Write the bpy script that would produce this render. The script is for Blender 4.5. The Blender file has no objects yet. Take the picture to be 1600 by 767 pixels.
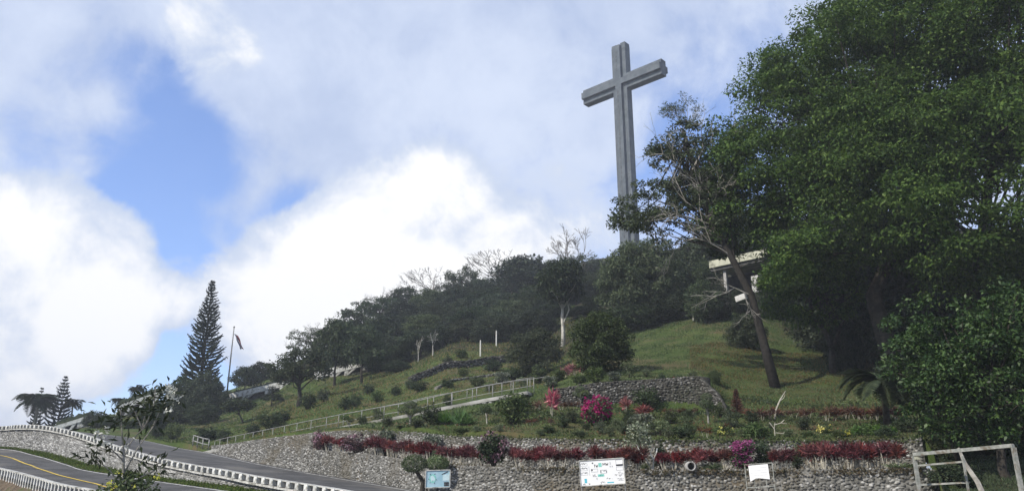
import bpy, math, random
import numpy as np
from mathutils import Vector, Matrix
R = math.radians
random.seed(11)
RNG = np.random.default_rng(11)
scene = bpy.context.scene
COL = scene.collection

# ------------------------------------------------------------------ camera
PITCH, FPX, CZ = R(17.4), 1200.0, 1.6
cam_d = bpy.data.cameras.new("camera")
cam_d.sensor_width = 36.0
cam_d.lens = 36.0 * FPX / 1600.0
cam_d.clip_start, cam_d.clip_end = 0.1, 9000.0
cam = bpy.data.objects.new("camera", cam_d)
cam.location = (0, 0, CZ)
cam.rotation_euler = (R(90) + PITCH, 0, 0)
COL.objects.link(cam)
scene.camera = cam
scene.view_settings.view_transform = 'Standard'
scene.view_settings.look = 'None'
scene.view_settings.exposure = 0.42
scene.view_settings.gamma = 1.0
scene.cycles.max_bounces = 5
scene.cycles.diffuse_bounces = 2
scene.cycles.glossy_bounces = 2
scene.cycles.transmission_bounces = 2
scene.cycles.transparent_max_bounces = 4

# ------------------------------------------------------------------ sun
SUN_T = Vector((0.80, 0.56, -0.76)).normalized()       # the way the light travels
sd = bpy.data.lights.new("sun", 'SUN')
sd.energy, sd.angle, sd.color = 4.0, R(0.5), (1.0, 0.94, 0.84)
so = bpy.data.objects.new("sun", sd)
so.rotation_euler = SUN_T.to_track_quat('-Z', 'Y').to_euler()
so.location = (-60, -30, 60)
COL.objects.link(so)

def ray(px, py):
    u, v = (px - 800.0) / FPX, (383.5 - py) / FPX
    return Vector((u, math.cos(PITCH) - v * math.sin(PITCH), math.sin(PITCH) + v * math.cos(PITCH)))
def pt(px, py, D):
    """point seen at (px, py) of the 1600 wide photo, D metres away over the ground"""
    r = ray(px, py)
    return Vector((0, 0, CZ)) + r * (D / math.hypot(r.x, r.y))
def mpp(px, py, D):
    """metres per photo pixel there"""
    r = ray(px, py)
    return D / math.hypot(r.x, r.y) / FPX

# ------------------------------------------------------------------ world: sky and clouds
class NT:
    def __init__(s, nt): s.t = nt; s.n = nt.nodes; s.l = nt.links
    def new(s, typ, **kw):
        n = s.n.new(typ)
        for k, v in kw.items(): setattr(n, k, v)
        return n
    def put(s, sock, val):
        if hasattr(val, 'is_linked') or isinstance(val, bpy.types.NodeSocket): s.l.new(val, sock)
        else: sock.default_value = val
    def math(s, op, a, b=0.0, clamp=False):
        n = s.new('ShaderNodeMath', operation=op, use_clamp=clamp)
        s.put(n.inputs[0], a); s.put(n.inputs[1], b); return n.outputs[0]
    def mix(s, f, a, b, blend='MIX'):
        n = s.new('ShaderNodeMix', data_type='RGBA', blend_type=blend)
        s.put(n.inputs[0], f)
        s.put(n.inputs[6], a if not isinstance(a, tuple) else (*a[:3], 1))
        s.put(n.inputs[7], b if not isinstance(b, tuple) else (*b[:3], 1)); return n.outputs[2]
    def noise(s, vec, scale, detail=4.0, rough=0.55, dist=0.0):
        n = s.new('ShaderNodeTexNoise')
        n.inputs['Scale'].default_value = scale; n.inputs['Detail'].default_value = detail
        n.inputs['Roughness'].default_value = rough; n.inputs['Distortion'].default_value = dist
        if vec is not None: s.l.new(vec, n.inputs['Vector'])
        return n.outputs[0]
    def remap(s, v, a, b, c=0.0, d=1.0, smooth=True):
        n = s.new('ShaderNodeMapRange')
        n.interpolation_type = 'SMOOTHSTEP' if smooth else 'LINEAR'
        s.put(n.inputs[0], v)
        for i, x in enumerate((a, b, c, d)): n.inputs[1 + i].default_value = x
        return n.outputs[0]

world = bpy.data.worlds.new("World")
scene.world = world
world.use_nodes = True
W = NT(world.node_tree)
W.n.clear()
tc = W.new('ShaderNodeTexCoord')
dirv = tc.outputs['Generated']
sky = W.new('ShaderNodeTexSky', sky_type='NISHITA')
sky.sun_disc = False
sky.sun_elevation = math.asin(-SUN_T.z)
sky.sun_rotation = math.atan2(-SUN_T.x, -SUN_T.y)
sky.altitude = 500; sky.air_density = 1.0; sky.dust_density = 0.1; sky.ozone_density = 5.0
bg_sky = W.new('ShaderNodeBackground'); bg_sky.inputs[1].default_value = SKY_STR = 0.15
W.l.new(W.mix(1.0, sky.outputs[0], (1.12, 1.10, 1.24), 'MULTIPLY'), bg_sky.inputs[0])
def blob(px, py, rad_px, amp, inner=0.0):
    d = ray(px, py).normalized()
    n = W.new('ShaderNodeVectorMath', operation='DOT_PRODUCT')
    W.l.new(dirv, n.inputs[0]); n.inputs[1].default_value = d
    a = math.atan(rad_px / FPX)
    return W.remap(n.outputs['Value'], math.cos(a), math.cos(a * inner), 0.0, amp)
def total(v, blobs):
    for b in blobs: v = W.math('ADD', v, blob(*b))
    return v
n1 = W.noise(dirv, 3.4, 10.0, 0.60, 0.15)
n2 = W.noise(dirv, 9.0, 9.0, 0.62, 0.25)
n3 = W.noise(dirv, 2.2, 8.0, 0.58, 0.2)
def zero(n, k): return W.math('MULTIPLY', W.math('SUBTRACT', n, 0.5), k)
fluff = W.math('ADD', zero(n1, 1.5), zero(n2, 1.1))
# a thin high grey-blue layer with broken holes
thin = total(W.math('ADD', zero(n3, 1.5), zero(n2, 1.5)), [
    (232, 115, 75, -0.42), (275, 150, 60, -0.25), (262, 235, 110, -0.50), (335, 235, 90, -0.36), (212, 345, 90, -0.46), (262, 375, 80, -0.40), (225, 430, 80, -0.5), (280, 260, 260, -0.16),
    (185, 560, 220, -0.80), (60, 615, 190, -0.4), (330, 560, 170, -0.4), (478, 352, 90, -0.6), (300, 425, 60, -0.3), (1140, 175, 190, -0.42), (1060, 270, 130, -0.3),
    (30, 330, 100, -0.1), (120, 280, 110, -0.1), (700, 120, 420, 0.25), (60, 120, 240, 0.35), (950, 100, 260, 0.15), (150, 220, 90, 0.12)])
m_thin = W.remap(thin, -0.55, 0.25, 0.06, 0.95)
tcol = W.mix(W.remap(fluff, -0.35, 0.35), (0.40, 0.475, 0.645), (0.57, 0.635, 0.77))
bg_t = W.new('ShaderNodeBackground'); bg_t.inputs[1].default_value = 1.0
W.l.new(tcol, bg_t.inputs[0])
mx1 = W.new('ShaderNodeMixShader')
W.l.new(m_thin, mx1.inputs[0]); W.l.new(bg_sky.outputs[0], mx1.inputs[1]); W.l.new(bg_t.outputs[0], mx1.inputs[2])
# heaped cumulus, crisp at its edges
cum = total(W.math('SUBTRACT', fluff, 0.46), [
    (70, 450, 210, 0.95, 0.35), (20, 660, 80, 0.6), (640, 370, 210, 0.75, 0.2), (545, 420, 190, 0.65, 0.2), (690, 285, 90, 0.5), (430, 470, 170, 0.75, 0.2), (330, 62, 110, 0.62),
    (880, 340, 170, 0.36), (1102, 172, 50, 0.5), (155, 505, 90, 0.45), (790, 430, 150, 0.6), (262, 470, 50, 0.3), (600, 520, 250, 0.4)])
m_cum = W.remap(cum, -0.06, 0.22, 0.0, 0.98)
sun_in = W.math('ADD', W.math('MULTIPLY', cum, 0.8), zero(n2, 1.3))
ccol = W.mix(W.remap(sun_in, 0.0, 0.72), (0.48, 0.55, 0.69), (0.86, 0.855, 0.85))
bg_c = W.new('ShaderNodeBackground'); bg_c.inputs[1].default_value = 1.0
W.l.new(ccol, bg_c.inputs[0])
mx = W.new('ShaderNodeMixShader')
W.l.new(m_cum, mx.inputs[0]); W.l.new(mx1.outputs[0], mx.inputs[1]); W.l.new(bg_c.outputs[0], mx.inputs[2])
ow = W.new('ShaderNodeOutputWorld'); W.l.new(mx.outputs[0], ow.inputs[0])

# ------------------------------------------------------------------ materials
def base_mat(name):
    m = bpy.data.materials.new(name); m.use_nodes = True
    n = NT(m.node_tree); p = n.n['Principled BSDF']
    p.inputs['Specular IOR Level'].default_value = 0.25
    return m, n, p
def m_noise(name, c1, c2, scale=2.0, rough=0.85, bump=0.0, c3=None, s3=0.3, bscale=None, metal=0.0, detail=6.0, lo=0.35, hi=0.65, vary=0.0):
    m, n, p = base_mat(name)
    t = n.new('ShaderNodeTexCoord').outputs['Object']
    a = n.noise(t, scale, detail, 0.6)
    col = n.mix(n.remap(a, lo, hi), c1, c2)
    if c3 is not None: col = n.mix(n.remap(n.noise(t, s3, 5.0, 0.6, 0.4), 0.5, 0.66), col, c3)
    if vary:
        oi = n.new('ShaderNodeObjectInfo')
        col = n.mix(n.remap(oi.outputs['Random'], 0, 1, 0, vary, False), col, (.13, .128, .11))
    n.l.new(col, p.inputs['Base Color'])
    p.inputs['Roughness'].default_value = rough; p.inputs['Metallic'].default_value = metal
    if bump:
        b = n.new('ShaderNodeBump'); b.inputs['Strength'].default_value = bump; b.inputs['Distance'].default_value = 0.05
        n.l.new(n.noise(t, bscale or scale * 6, 5.0, 0.6), b.inputs['Height']); n.l.new(b.outputs[0], p.inputs['Normal'])
    return m
def m_island(name, cols, rough=0.85, nscale=3.0, trans=0.0, spec=0.25, bump=0.0, big=None, vary=True):
    """each loose piece (a leaf, a stone) takes its own colour"""
    m, n, p = base_mat(name)
    g = n.new('ShaderNodeNewGeometry'); rp = n.new('ShaderNodeValToRGB')
    el = rp.color_ramp.elements
    for i, c in enumerate(cols):
        q = i / max(1, len(cols) - 1)
        if i == 0: e = el[0]; e.position = 0
        elif i == len(cols) - 1: e = el[len(el) - 1]; e.position = 1
        else: e = el.new(q)
        e.color = (*c, 1)
    n.l.new(g.outputs['Random Per Island'], rp.inputs[0])
    t = n.new('ShaderNodeTexCoord').outputs['Object']
    col = n.mix(n.remap(n.noise(t, nscale, 4.0), 0.3, 0.7, 0.0, 0.55), rp.outputs[0], n.mix(1.0, rp.outputs[0], (0.55, 0.55, 0.5), 'MULTIPLY'))
    if big is not None: col = n.mix(n.remap(n.noise(t, big[1], 4.0, 0.6, 0.5), 0.5, 0.64, 0.0, big[2]), col, big[0])
    if trans and vary:      # every plant a little different
        oi = n.new('ShaderNodeObjectInfo')
        hs = n.new('ShaderNodeHueSaturation')
        n.l.new(n.remap(oi.outputs['Random'], 0, 1, .485, .515, False), hs.inputs['Hue'])
        n.l.new(n.remap(n.math('FRACT', n.math('MULTIPLY', oi.outputs['Random'], 7.31)), 0, 1, .72, 1.5, False), hs.inputs['Value'])
        n.l.new(n.remap(n.math('FRACT', n.math('MULTIPLY', oi.outputs['Random'], 13.7)), 0, 1, .75, 1.1, False), hs.inputs['Saturation'])
        n.l.new(col, hs.inputs['Color']); col = hs.outputs[0]
    n.l.new(col, p.inputs['Base Color'])
    p.inputs['Roughness'].default_value = rough; p.inputs['Specular IOR Level'].default_value = spec
    if bump:
        b = n.new('ShaderNodeBump'); b.inputs['Strength'].default_value = bump; b.inputs['Distance'].default_value = 0.03
        n.l.new(n.noise(t, 25.0, 4.0), b.inputs['Height']); n.l.new(b.outputs[0], p.inputs['Normal'])
    if trans:
        tr = n.new('ShaderNodeBsdfTranslucent'); n.l.new(col, tr.inputs[0])
        mxs = n.new('ShaderNodeMixShader'); mxs.inputs[0].default_value = trans
        n.l.new(p.outputs[0], mxs.inputs[1]); n.l.new(tr.outputs[0], mxs.inputs[2])
        n.l.new(mxs.outputs[0], n.n['Material Output'].inputs[0])
    return m
M = dict(
    leaf_big=m_island('leaf_mid_green', [(.028, .060, .012), (.060, .116, .022), (.135, .205, .045)], .6, .35, .34, .2, vary=False),
    leaf_gloss=m_island('leaf_glossy_green', [(.014, .034, .009), (.030, .066, .015), (.085, .14, .04)], .5, 1.2, .2, .25, vary=False),
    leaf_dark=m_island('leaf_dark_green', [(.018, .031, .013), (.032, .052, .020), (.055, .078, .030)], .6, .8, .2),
    leaf_olive=m_island('leaf_olive', [(.030, .050, .016), (.055, .082, .027), (.11, .14, .06)], .6, .8, .3, .2),
    leaf_pale=m_island('leaf_pale', [(.05, .085, .028), (.10, .135, .055), (.19, .21, .12)], .55, 1.5, .25),
    leaf_silver=m_island('leaf_silver', [(.04, .06, .03), (.12, .15, .09), (.3, .32, .25)], .5, 1.5, .2),
    leaf_pine=m_island('needles', [(.012, .020, .012), (.020, .032, .018), (.034, .048, .024)], .75, 1.0, .05, .1),
    leaf_lush=m_island('leaf_lush', [(.045, .11, .02), (.08, .17, .03), (.12, .21, .05)], .5, 2.0, .3),
    red=m_island('cordyline_red', [(.075, .018, .02), (.155, .030, .033), (.25, .062, .06)], .5, 3.0, .3, .2),
    rust=m_island('cordyline_rust', [(.06, .026, .016), (.12, .045, .028), (.17, .09, .05)], .5, 3.0, .25),
    pinkleaf=m_island('bromeliad_pink', [(.18, .02, .035), (.34, .07, .09), (.5, .22, .2)], .4, 3.0, .3),
    magenta=m_island('bract_magenta', [(.28, .01, .10), (.42, .03, .18), (.5, .08, .24)], .6, 3.0, .35),
    pink=m_island('bract_pink', [(.45, .07, .24), (.62, .16, .38), (.68, .3, .48)], .6, 3.0, .35),
    mauve=m_island('bract_mauve', [(.22, .10, .14), (.36, .18, .24), (.5, .3, .36)], .6, 3.0, .3),
    dusky=m_island('leaf_dusky', [(.05, .03, .034), (.10, .055, .06), (.2, .13, .14)], .6, 3.0, .25),
    yellow=m_island('petal_yellow', [(.55, .5, .02), (.7, .66, .08), (.75, .72, .25)], .6, 3.0, .3),
    white_petal=m_island('petal_white', [(.65, .66, .55), (.78, .78, .72), (.8, .79, .66)], .6, 3.0, .3),
    grass=m_island('grass_blades', [(.034, .062, .014), (.064, .105, .023), (.092, .138, .035), (.14, .14, .055)], .7, .35, .3, .1),
    grass_dry=m_island('grass_dry', [(.06, .07, .022), (.11, .10, .04), (.16, .115, .055), (.22, .18, .09)], .7, .35, .3, .1),
    bark=m_noise('bark_dark', (.028, .024, .019), (.06, .052, .042), 5, .9, .6),
    bark_grey=m_noise('bark_grey', (.20, .185, .16), (.34, .32, .28), 4, .9, .4, (.12, .12, .10), 1.5),
    bark_shaded=m_noise('bark_shaded', (.016, .014, .012), (.034, .030, .025), 5, .9, .6),  # dark bark again, with the crown's shade put into its colour
    bark_fade=m_noise('bark_weathered', (.12, .11, .10), (.2, .185, .17), 4, .9),
    bark_pale=m_noise('bark_pale', (.36, .34, .29), (.52, .50, .44), 4, .85, .3, (.2, .2, .17), 1.5),
    bark_white=m_noise('bark_whitewash', (.55, .54, .48), (.68, .67, .61), 6, .85, .3),
    stem_pale=m_noise('stem_pale', (.30, .28, .22), (.46, .43, .36), 8, .8),
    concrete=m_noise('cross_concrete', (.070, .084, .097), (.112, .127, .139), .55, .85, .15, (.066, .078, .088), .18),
    concrete_dk=m_noise('cross_concrete_stained', (.045, .05, .055), (.10, .11, .115), 1.2, .9, .2),
    white=m_noise('white_paint', (.50, .50, .47), (.70, .70, .67), 2.2, .7, .1, (.24, .235, .2), 2.6, vary=.45),
    white_old=m_noise('old_white_paint', (.36, .355, .325), (.54, .53, .49), 5, .8, .2, (.18, .175, .15), 1.8),
    cream=m_noise('cream_roof', (.36, .36, .27), (.50, .49, .38), 1.2, .7, .1, (.2, .2, .15), .8),
    pipe=m_noise('pipe_concrete', (.24, .235, .22), (.4, .39, .37), 8, .9),
    black=m_noise('shade_black', (.012, .012, .012), (.03, .03, .028), 3, .9),  # stands in for shade in guard gaps and under the building roof
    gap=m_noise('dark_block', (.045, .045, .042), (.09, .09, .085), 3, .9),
    metal=m_noise('galvanised_pipe', (.18, .18, .175), (.29, .29, .275), 6, .55, 0, (.3, .28, .25), 4, None, .2),
    metal_old=m_noise('old_painted_pipe', (.19, .20, .18), (.31, .31, .28), 9, .7, .2, (.14, .12, .09), 5),
    asphalt=m_noise('asphalt', (.055, .053, .05), (.092, .089, .084), .7, .85, .25, (.125, .117, .103), .3, 40),
    line_white=m_noise('road_paint_white', (.5, .5, .47), (.62, .61, .57), 3, .8, 0, (.2, .2, .19), 2.5),
    line_yellow=m_noise('road_paint_yellow', (.52, .36, .05), (.64, .46, .09), 3, .8, 0, (.35, .26, .08), 2.5),
    stone=m_island('rubble_grey', [(.085, .083, .076), (.155, .152, .14), (.23, .225, .21), (.46, .45, .43)], .9, 5.0, 0, .2, .5, ((.11, .095, .065), .30, .6)),
    stone_white=m_island('rubble_limed', [(.12, .118, .11), (.20, .198, .19), (.30, .297, .285), (.55, .545, .53)], .9, 5.0, 0, .2, .5, ((.13, .128, .115), .28, .6)),
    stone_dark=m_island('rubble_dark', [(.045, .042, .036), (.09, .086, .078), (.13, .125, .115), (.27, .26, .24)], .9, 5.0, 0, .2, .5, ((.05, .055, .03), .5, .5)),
    mortar=m_noise('mortar', (.085, .082, .072), (.17, .165, .15), 6, .95, .6, (.10, .08, .052), .35, 20),
    mortar_lt=m_noise('mortar_limed', (.15, .148, .14), (.26, .256, .245), 1.3, .95, .7, (.11, .107, .095), .4, 18),
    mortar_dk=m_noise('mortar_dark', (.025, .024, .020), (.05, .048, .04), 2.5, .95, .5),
    soil=m_noise('bed_soil', (.07, .052, .034), (.12, .09, .06), 2, .95, .6, (.06, .08, .025), .6),
    roof_grass=m_noise('roof_planting', (.022, .034, .014), (.05, .062, .026), 2.5, .95, .8),
)
# ------------------------------------------------------------------ object helpers
def tag(o, label=None, cat=None, group=None, kind=None):
    if label: o['label'] = label
    if cat: o['category'] = cat
    if group: o['group'] = group
    if kind: o['kind'] = kind
    return o
def thing(name, loc, label, cat, group=None, rz=0.0):
    o = bpy.data.objects.new(name, None)
    o.empty_display_size = 0.3
    o.location = loc; o.rotation_euler = (0, 0, rz)
    COL.objects.link(o)
    return tag(o, label, cat, group)
def link(name, me, mat=None, parent=None, kind=None):
    o = bpy.data.objects.new(name, me)
    if mat is not None and not me.materials: me.materials.append(mat)
    COL.objects.link(o)
    if parent is not None: o.parent = parent
    if kind: o['kind'] = kind
    return o
def mesh_np(name, V, F, mat=None, smooth=False):
    V = np.asarray(V, dtype=np.float32); F = np.asarray(F, dtype=np.int32)
    me = bpy.data.meshes.new(name)
    me.vertices.add(len(V)); me.vertices.foreach_set('co', V.ravel())
    k = F.shape[1]
    me.loops.add(F.size); me.loops.foreach_set('vertex_index', F.ravel())
    me.polygons.add(len(F)); me.polygons.foreach_set('loop_start', np.arange(0, F.size, k, dtype=np.int32))
    if smooth: me.polygons.foreach_set('use_smooth', np.ones(len(F), dtype=bool))
    me.update(calc_edges=True)
    if mat: me.materials.append(mat)
    return me
class MB:
    """collects boxes, tubes and faces into one mesh"""
    def __init__(s): s.v = []; s.f = []
    def add(s, vs, fs):
        b = len(s.v); s.v += [tuple(x) for x in vs]; s.f += [tuple(b + i for i in f) for f in fs]
    def obox(s, c, ax, ay, az):
        """box from its centre and three half axes"""
        c, ax, ay, az = map(Vector, (c, ax, ay, az))
        vs = [c + ax * i + ay * j + az * k for k in (-1, 1) for j in (-1, 1) for i in (-1, 1)]
        s.add(vs, [(0, 2, 3, 1), (4, 5, 7, 6), (0, 1, 5, 4), (2, 6, 7, 3), (0, 4, 6, 2), (1, 3, 7, 5)])
    def box(s, c, sx, sy, sz): s.obox(c, (sx / 2, 0, 0), (0, sy / 2, 0), (0, 0, sz / 2))
    def bar(s, a, b, w, h, up=(0, 0, 1)):
        a, b, up = Vector(a), Vector(b), Vector(up)
        d = b - a
        sd = d.cross(up)
        if sd.length < 1e-6: sd = Vector((1, 0, 0))
        sd.normalize(); u2 = sd.cross(d).normalized()
        s.obox((a + b) / 2, d / 2, sd * (w / 2), u2 * (h / 2))
    def tube(s, pts, rad, k=5, cap=True):
        pts = [Vector(p) for p in pts]; n = len(pts)
        if not hasattr(rad, '__len__'): rad = [rad] * n
        vs = []
        ref = None
        for i, p in enumerate(pts):
            d = pts[min(i + 1, n - 1)] - pts[max(i - 1, 0)]
            if d.length < 1e-9: d = Vector((0, 0, 1))
            d.normalize()
            if ref is None: ref = d.orthogonal().normalized()
            ref = ref - d * ref.dot(d)
            if ref.length < 1e-6: ref = d.orthogonal()
            ref.normalize()
            q = d.cross(ref)
            for j in range(k):
                a = 2 * math.pi * j / k
                vs.append(p + (ref * math.cos(a) + q * math.sin(a)) * rad[i])
        fs = [(i * k + j, i * k + (j + 1) % k, (i + 1) * k + (j + 1) % k, (i + 1) * k + j) for i in range(n - 1) for j in range(k)]
        if cap: fs += [tuple(range(k - 1, -1, -1)), tuple((n - 1) * k + j for j in range(k))]
        s.add(vs, fs)
    def build(s, name, mat, parent=None, origin=(0, 0, 0), smooth=False, kind=None):
        me = s.mesh(name, mat, origin, smooth)
        return link(name, me, None, parent, kind)
    def mesh(s, name, mat, origin=(0, 0, 0), smooth=False):
        me = bpy.data.meshes.new(name)
        o = Vector(origin)
        me.from_pydata([tuple(Vector(x) - o) for x in s.v], [], s.f)
        if smooth: me.polygons.foreach_set('use_smooth', np.ones(len(me.polygons), dtype=bool))
        me.update(); me.materials.append(mat)
        return me
def kids(o): return [c for c in o.children]
def copy_thing(root, loc, rz=0.0, sc=1.0, label=None, group=None, tilt=(0, 0)):
    r = root.copy(); COL.objects.link(r)
    set_tf(r, loc, rz, sc, tilt)
    if label: r['label'] = label
    if group: r['group'] = group
    for ch in kids(root):
        c = ch.copy(); COL.objects.link(c); c.parent = r
        for g in kids(ch):
            d = g.copy(); COL.objects.link(d); d.parent = c
    return r
def set_tf(o, loc, rz, sc, tilt=(0, 0)):
    o.location = loc; o.rotation_euler = (tilt[0], tilt[1], rz)
    o.scale = sc if hasattr(sc, '__len__') else (sc, sc, sc)
class Proto:
    """builds its thing at the first placing, copies it (with its parts) afterwards"""
    def __init__(s, make): s.make = make; s.root = None
    def put(s, loc, rz=0.0, sc=1.0, label=None, group=None, tilt=(0, 0)):
        if s.root is None:
            s.root = s.make(); r = s.root
            set_tf(r, loc, rz, sc, tilt)
            if label: r['label'] = label
            if group: r['group'] = group
            s.h = r.get('_h', 1.0); s.w = r.get('_w', 1.0)
            for k in ('_h', '_w'):
                if k in r: del r[k]
            return r
        return copy_thing(s.root, loc, rz, sc, label, group, tilt)
    def dims(s):
        return s.h, s.w
def curve(pts, n):
    """smooth line through the points, n samples even in length"""
    P = [Vector(p) for p in pts]
    out = []
    for i in range(len(P) - 1):
        p0, p1, p2, p3 = P[max(i - 1, 0)], P[i], P[i + 1], P[min(i + 2, len(P) - 1)]
        for j in range(12):
            t = j / 12
            out.append(0.5 * ((2 * p1) + (p2 - p0) * t + (2 * p0 - 5 * p1 + 4 * p2 - p3) * t * t + (3 * p1 - p0 - 3 * p2 + p3) * t ** 3))
    out.append(P[-1])
    A = np.array([tuple(x) for x in out])
    s = np.r_[0, np.cumsum(np.linalg.norm(np.diff(A, axis=0), axis=1))]
    q = np.linspace(0, s[-1], n)
    return np.stack([np.interp(q, s, A[:, i]) for i in range(3)], 1)
def px_curve(lst, n): return curve([pt(*a) for a in lst], n)
def ribbon(name, A, B, mat, m=1, lift=0.0, kind='structure', parent=None, noise=0.0):
    n = len(A)
    ts = np.linspace(0, 1, m + 1)
    V = np.concatenate([A[:, None] * (1 - ts)[None, :, None] + B[:, None] * ts[None, :, None]], 0).reshape(-1, 3).copy()
    V[:, 2] += lift
    if noise: V[:, 2] += (RNG.random(len(V)) - .5) * noise
    F = [(i * (m + 1) + j, i * (m + 1) + j + 1, (i + 1) * (m + 1) + j + 1, (i + 1) * (m + 1) + j) for i in range(n - 1) for j in range(m)]
    return link(name, mesh_np(name, V, F, mat), None, parent, kind)
def unit(a): return a / np.maximum(np.linalg.norm(a, axis=-1, keepdims=True), 1e-9)
def leaves(pos, nrm, dr, L, Wd, fold=0.12):
    """four-cornered leaves: arrays of base point, normal, direction, length, width"""
    dr = unit(dr - nrm * (dr * nrm).sum(1, keepdims=True) * 0.6)
    sd = unit(np.cross(nrm, dr))
    L = np.asarray(L).reshape(-1, 1); Wd = np.asarray(Wd).reshape(-1, 1)
    a = pos; c = pos + dr * L
    mid = pos + dr * L * .45 + nrm * (L * fold)
    V = np.stack([a, mid + sd * Wd / 2, c, mid - sd * Wd / 2], 1).reshape(-1, 3)
    F = np.arange(len(pos) * 4).reshape(-1, 4)
    return V, F
def cloud(rng, C, Rd, n, L, Wd, flat=.7, up=.25, droop=.3, shell=.45, jit=.6):
    """leaves spread through clumps at centres C of radii Rd, n per clump"""
    C = np.asarray(C, float); Rd = np.asarray(Rd, float)
    idx = np.repeat(np.arange(len(C)), n)
    N = len(idx)
    d = unit(rng.normal(size=(N, 3)))
    d[:, 2] = d[:, 2] * (1 - up) + up; d = unit(d)
    rr = Rd[idx] * (shell + (1.08 - shell) * rng.random(N) ** .8)
    p = C[idx] + d * rr[:, None] * np.array([1, 1, flat])
    nr = unit(d * .7 + np.array([0, 0, .7]) + rng.normal(size=(N, 3)) * jit)
    t = rng.normal(size=(N, 3)) + d * .8; t[:, 2] -= droop * 1.5
    s = .65 + .7 * rng.random(N)
    return leaves(p, nr, unit(t), L * s, Wd * s)
def join(*vf):
    V, F, b = [], [], 0
    for v, f in vf:
        V.append(v); F.append(np.asarray(f) + b); b += len(v)
    return np.concatenate(V), np.concatenate(F)
def ell_points(rng, ells, n, inner=.55):
    """points through a set of ellipsoids (cx,cy,cz,rx,ry,rz), mostly near their skin, kept out of the others' cores"""
    E = np.array(ells, float)
    w = (E[:, 3] * E[:, 4] + E[:, 4] * E[:, 5] + E[:, 3] * E[:, 5]); w /= w.sum()
    out = []
    while len(out) < n:
        e = E[rng.choice(len(E), p=w)]
        d = unit(rng.normal(size=3)); q = inner + (1 - inner) * rng.random() ** .5
        out.append(e[:3] + d * e[3:] * q)
    return np.array(out)
# ---- stone facing
def resample(A, n):
    A = np.asarray(A, float)
    s = np.r_[0, np.cumsum(np.linalg.norm(np.diff(A, axis=0), axis=1))]
    q = np.linspace(0, s[-1], n)
    return np.stack([np.interp(q, s, A[:, i]) for i in range(3)], 1)
def stone_face(rng, top, bot, sw, sh, mat, depth=.06, jitter=.5, out=1.0, fill=.98):
    """a mesh of separate low stones laid over the face between two lines"""
    top, bot = np.asarray(top), np.asarray(bot)
    n = len(top)
    ln = np.r_[0, np.cumsum(np.linalg.norm(np.diff((top + bot) / 2, axis=0), axis=1))]
    Lt = ln[-1]
    hmax = np.linalg.norm(top - bot, axis=1).max()
    rows = max(1, int(hmax / sh)); cols = max(1, int(Lt / sw))
    jj, ii = np.meshgrid(np.arange(rows), np.arange(cols), indexing='ij')
    jj = jj.ravel(); ii = ii.ravel(); N = len(jj)
    s = (ii + .5 + (jj % 2) * .5 + (rng.random(N) - .5) * jitter) * sw
    hz = (jj + .5 + (rng.random(N) - .5) * jitter) * sh
    loc_h = np.interp(s, ln, np.linalg.norm(top - bot, axis=1))
    keep = (s < Lt) & (hz < loc_h - sh * .35)
    s, hz, loc_h = s[keep], hz[keep], loc_h[keep]; N = len(s)
    def at(A, q): return np.stack([np.interp(q, ln, A[:, i]) for i in range(3)], 1)
    T, B = at(top, s), at(bot, s)
    mid2 = (at(top, np.minimum(s + .2, Lt)) + at(bot, np.minimum(s + .2, Lt))) / 2
    mid1 = (at(top, np.maximum(s - .2, 0)) + at(bot, np.maximum(s - .2, 0))) / 2
    a = unit(mid2 - mid1); b = unit(T - B); nn = unit(np.cross(a, b))
    flip = (nn * -((T + B) / 2 - np.array([0, 0, CZ]))).sum(1) < 0
    nn[flip] *= -1
    # stones hang down from the top line so that the crest stays full
    c = T - b * hz[:, None]
    K = 6
    ang = (np.arange(K) / K * 2 * math.pi)[None, :] + rng.random((N, 1)) * 1.2
    sx = sw * .5 * fill * (.75 + .5 * rng.random((N, 1))); sy = sh * .5 * fill * (.75 + .5 * rng.random((N, 1)))
    rj = .8 + .4 * rng.random((N, K))
    ca, sa = np.cos(ang) * rj, np.sin(ang) * rj
    dp = depth * (.4 + rng.random((N, 1)))
    tl = (rng.random((N, 2)) - .5) * .7
    def ring(q, h):
        x = ca * sx * q; y = sa * sy * q
        hh = h + (x * tl[:, :1] + y * tl[:, 1:])
        return c[:, None] + a[:, None] * x[..., None] + b[:, None] * y[..., None] + nn[:, None] * hh[..., None]
    r0 = ring(1.0, np.full((N, K), -.02) * out); r1 = ring(.72, dp * np.ones((N, K)) * (.7 + .5 * rng.random((N, K))))
    ctr = (c + nn * (dp * 1.08))[:, None]
    V = np.concatenate([r0, r1, ctr], 1)
    o = (np.arange(N) * 13)[:, None, None]
    F = []
    for k in range(K):
        k2 = (k + 1) % K
        F += [(k, k2, 6 + k2), (k, 6 + k2, 6 + k), (6 + k, 6 + k2, 12)]
    F = (np.array(F)[None] + o).reshape(-1, 3)
    return V.reshape(-1, 3), F
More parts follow.
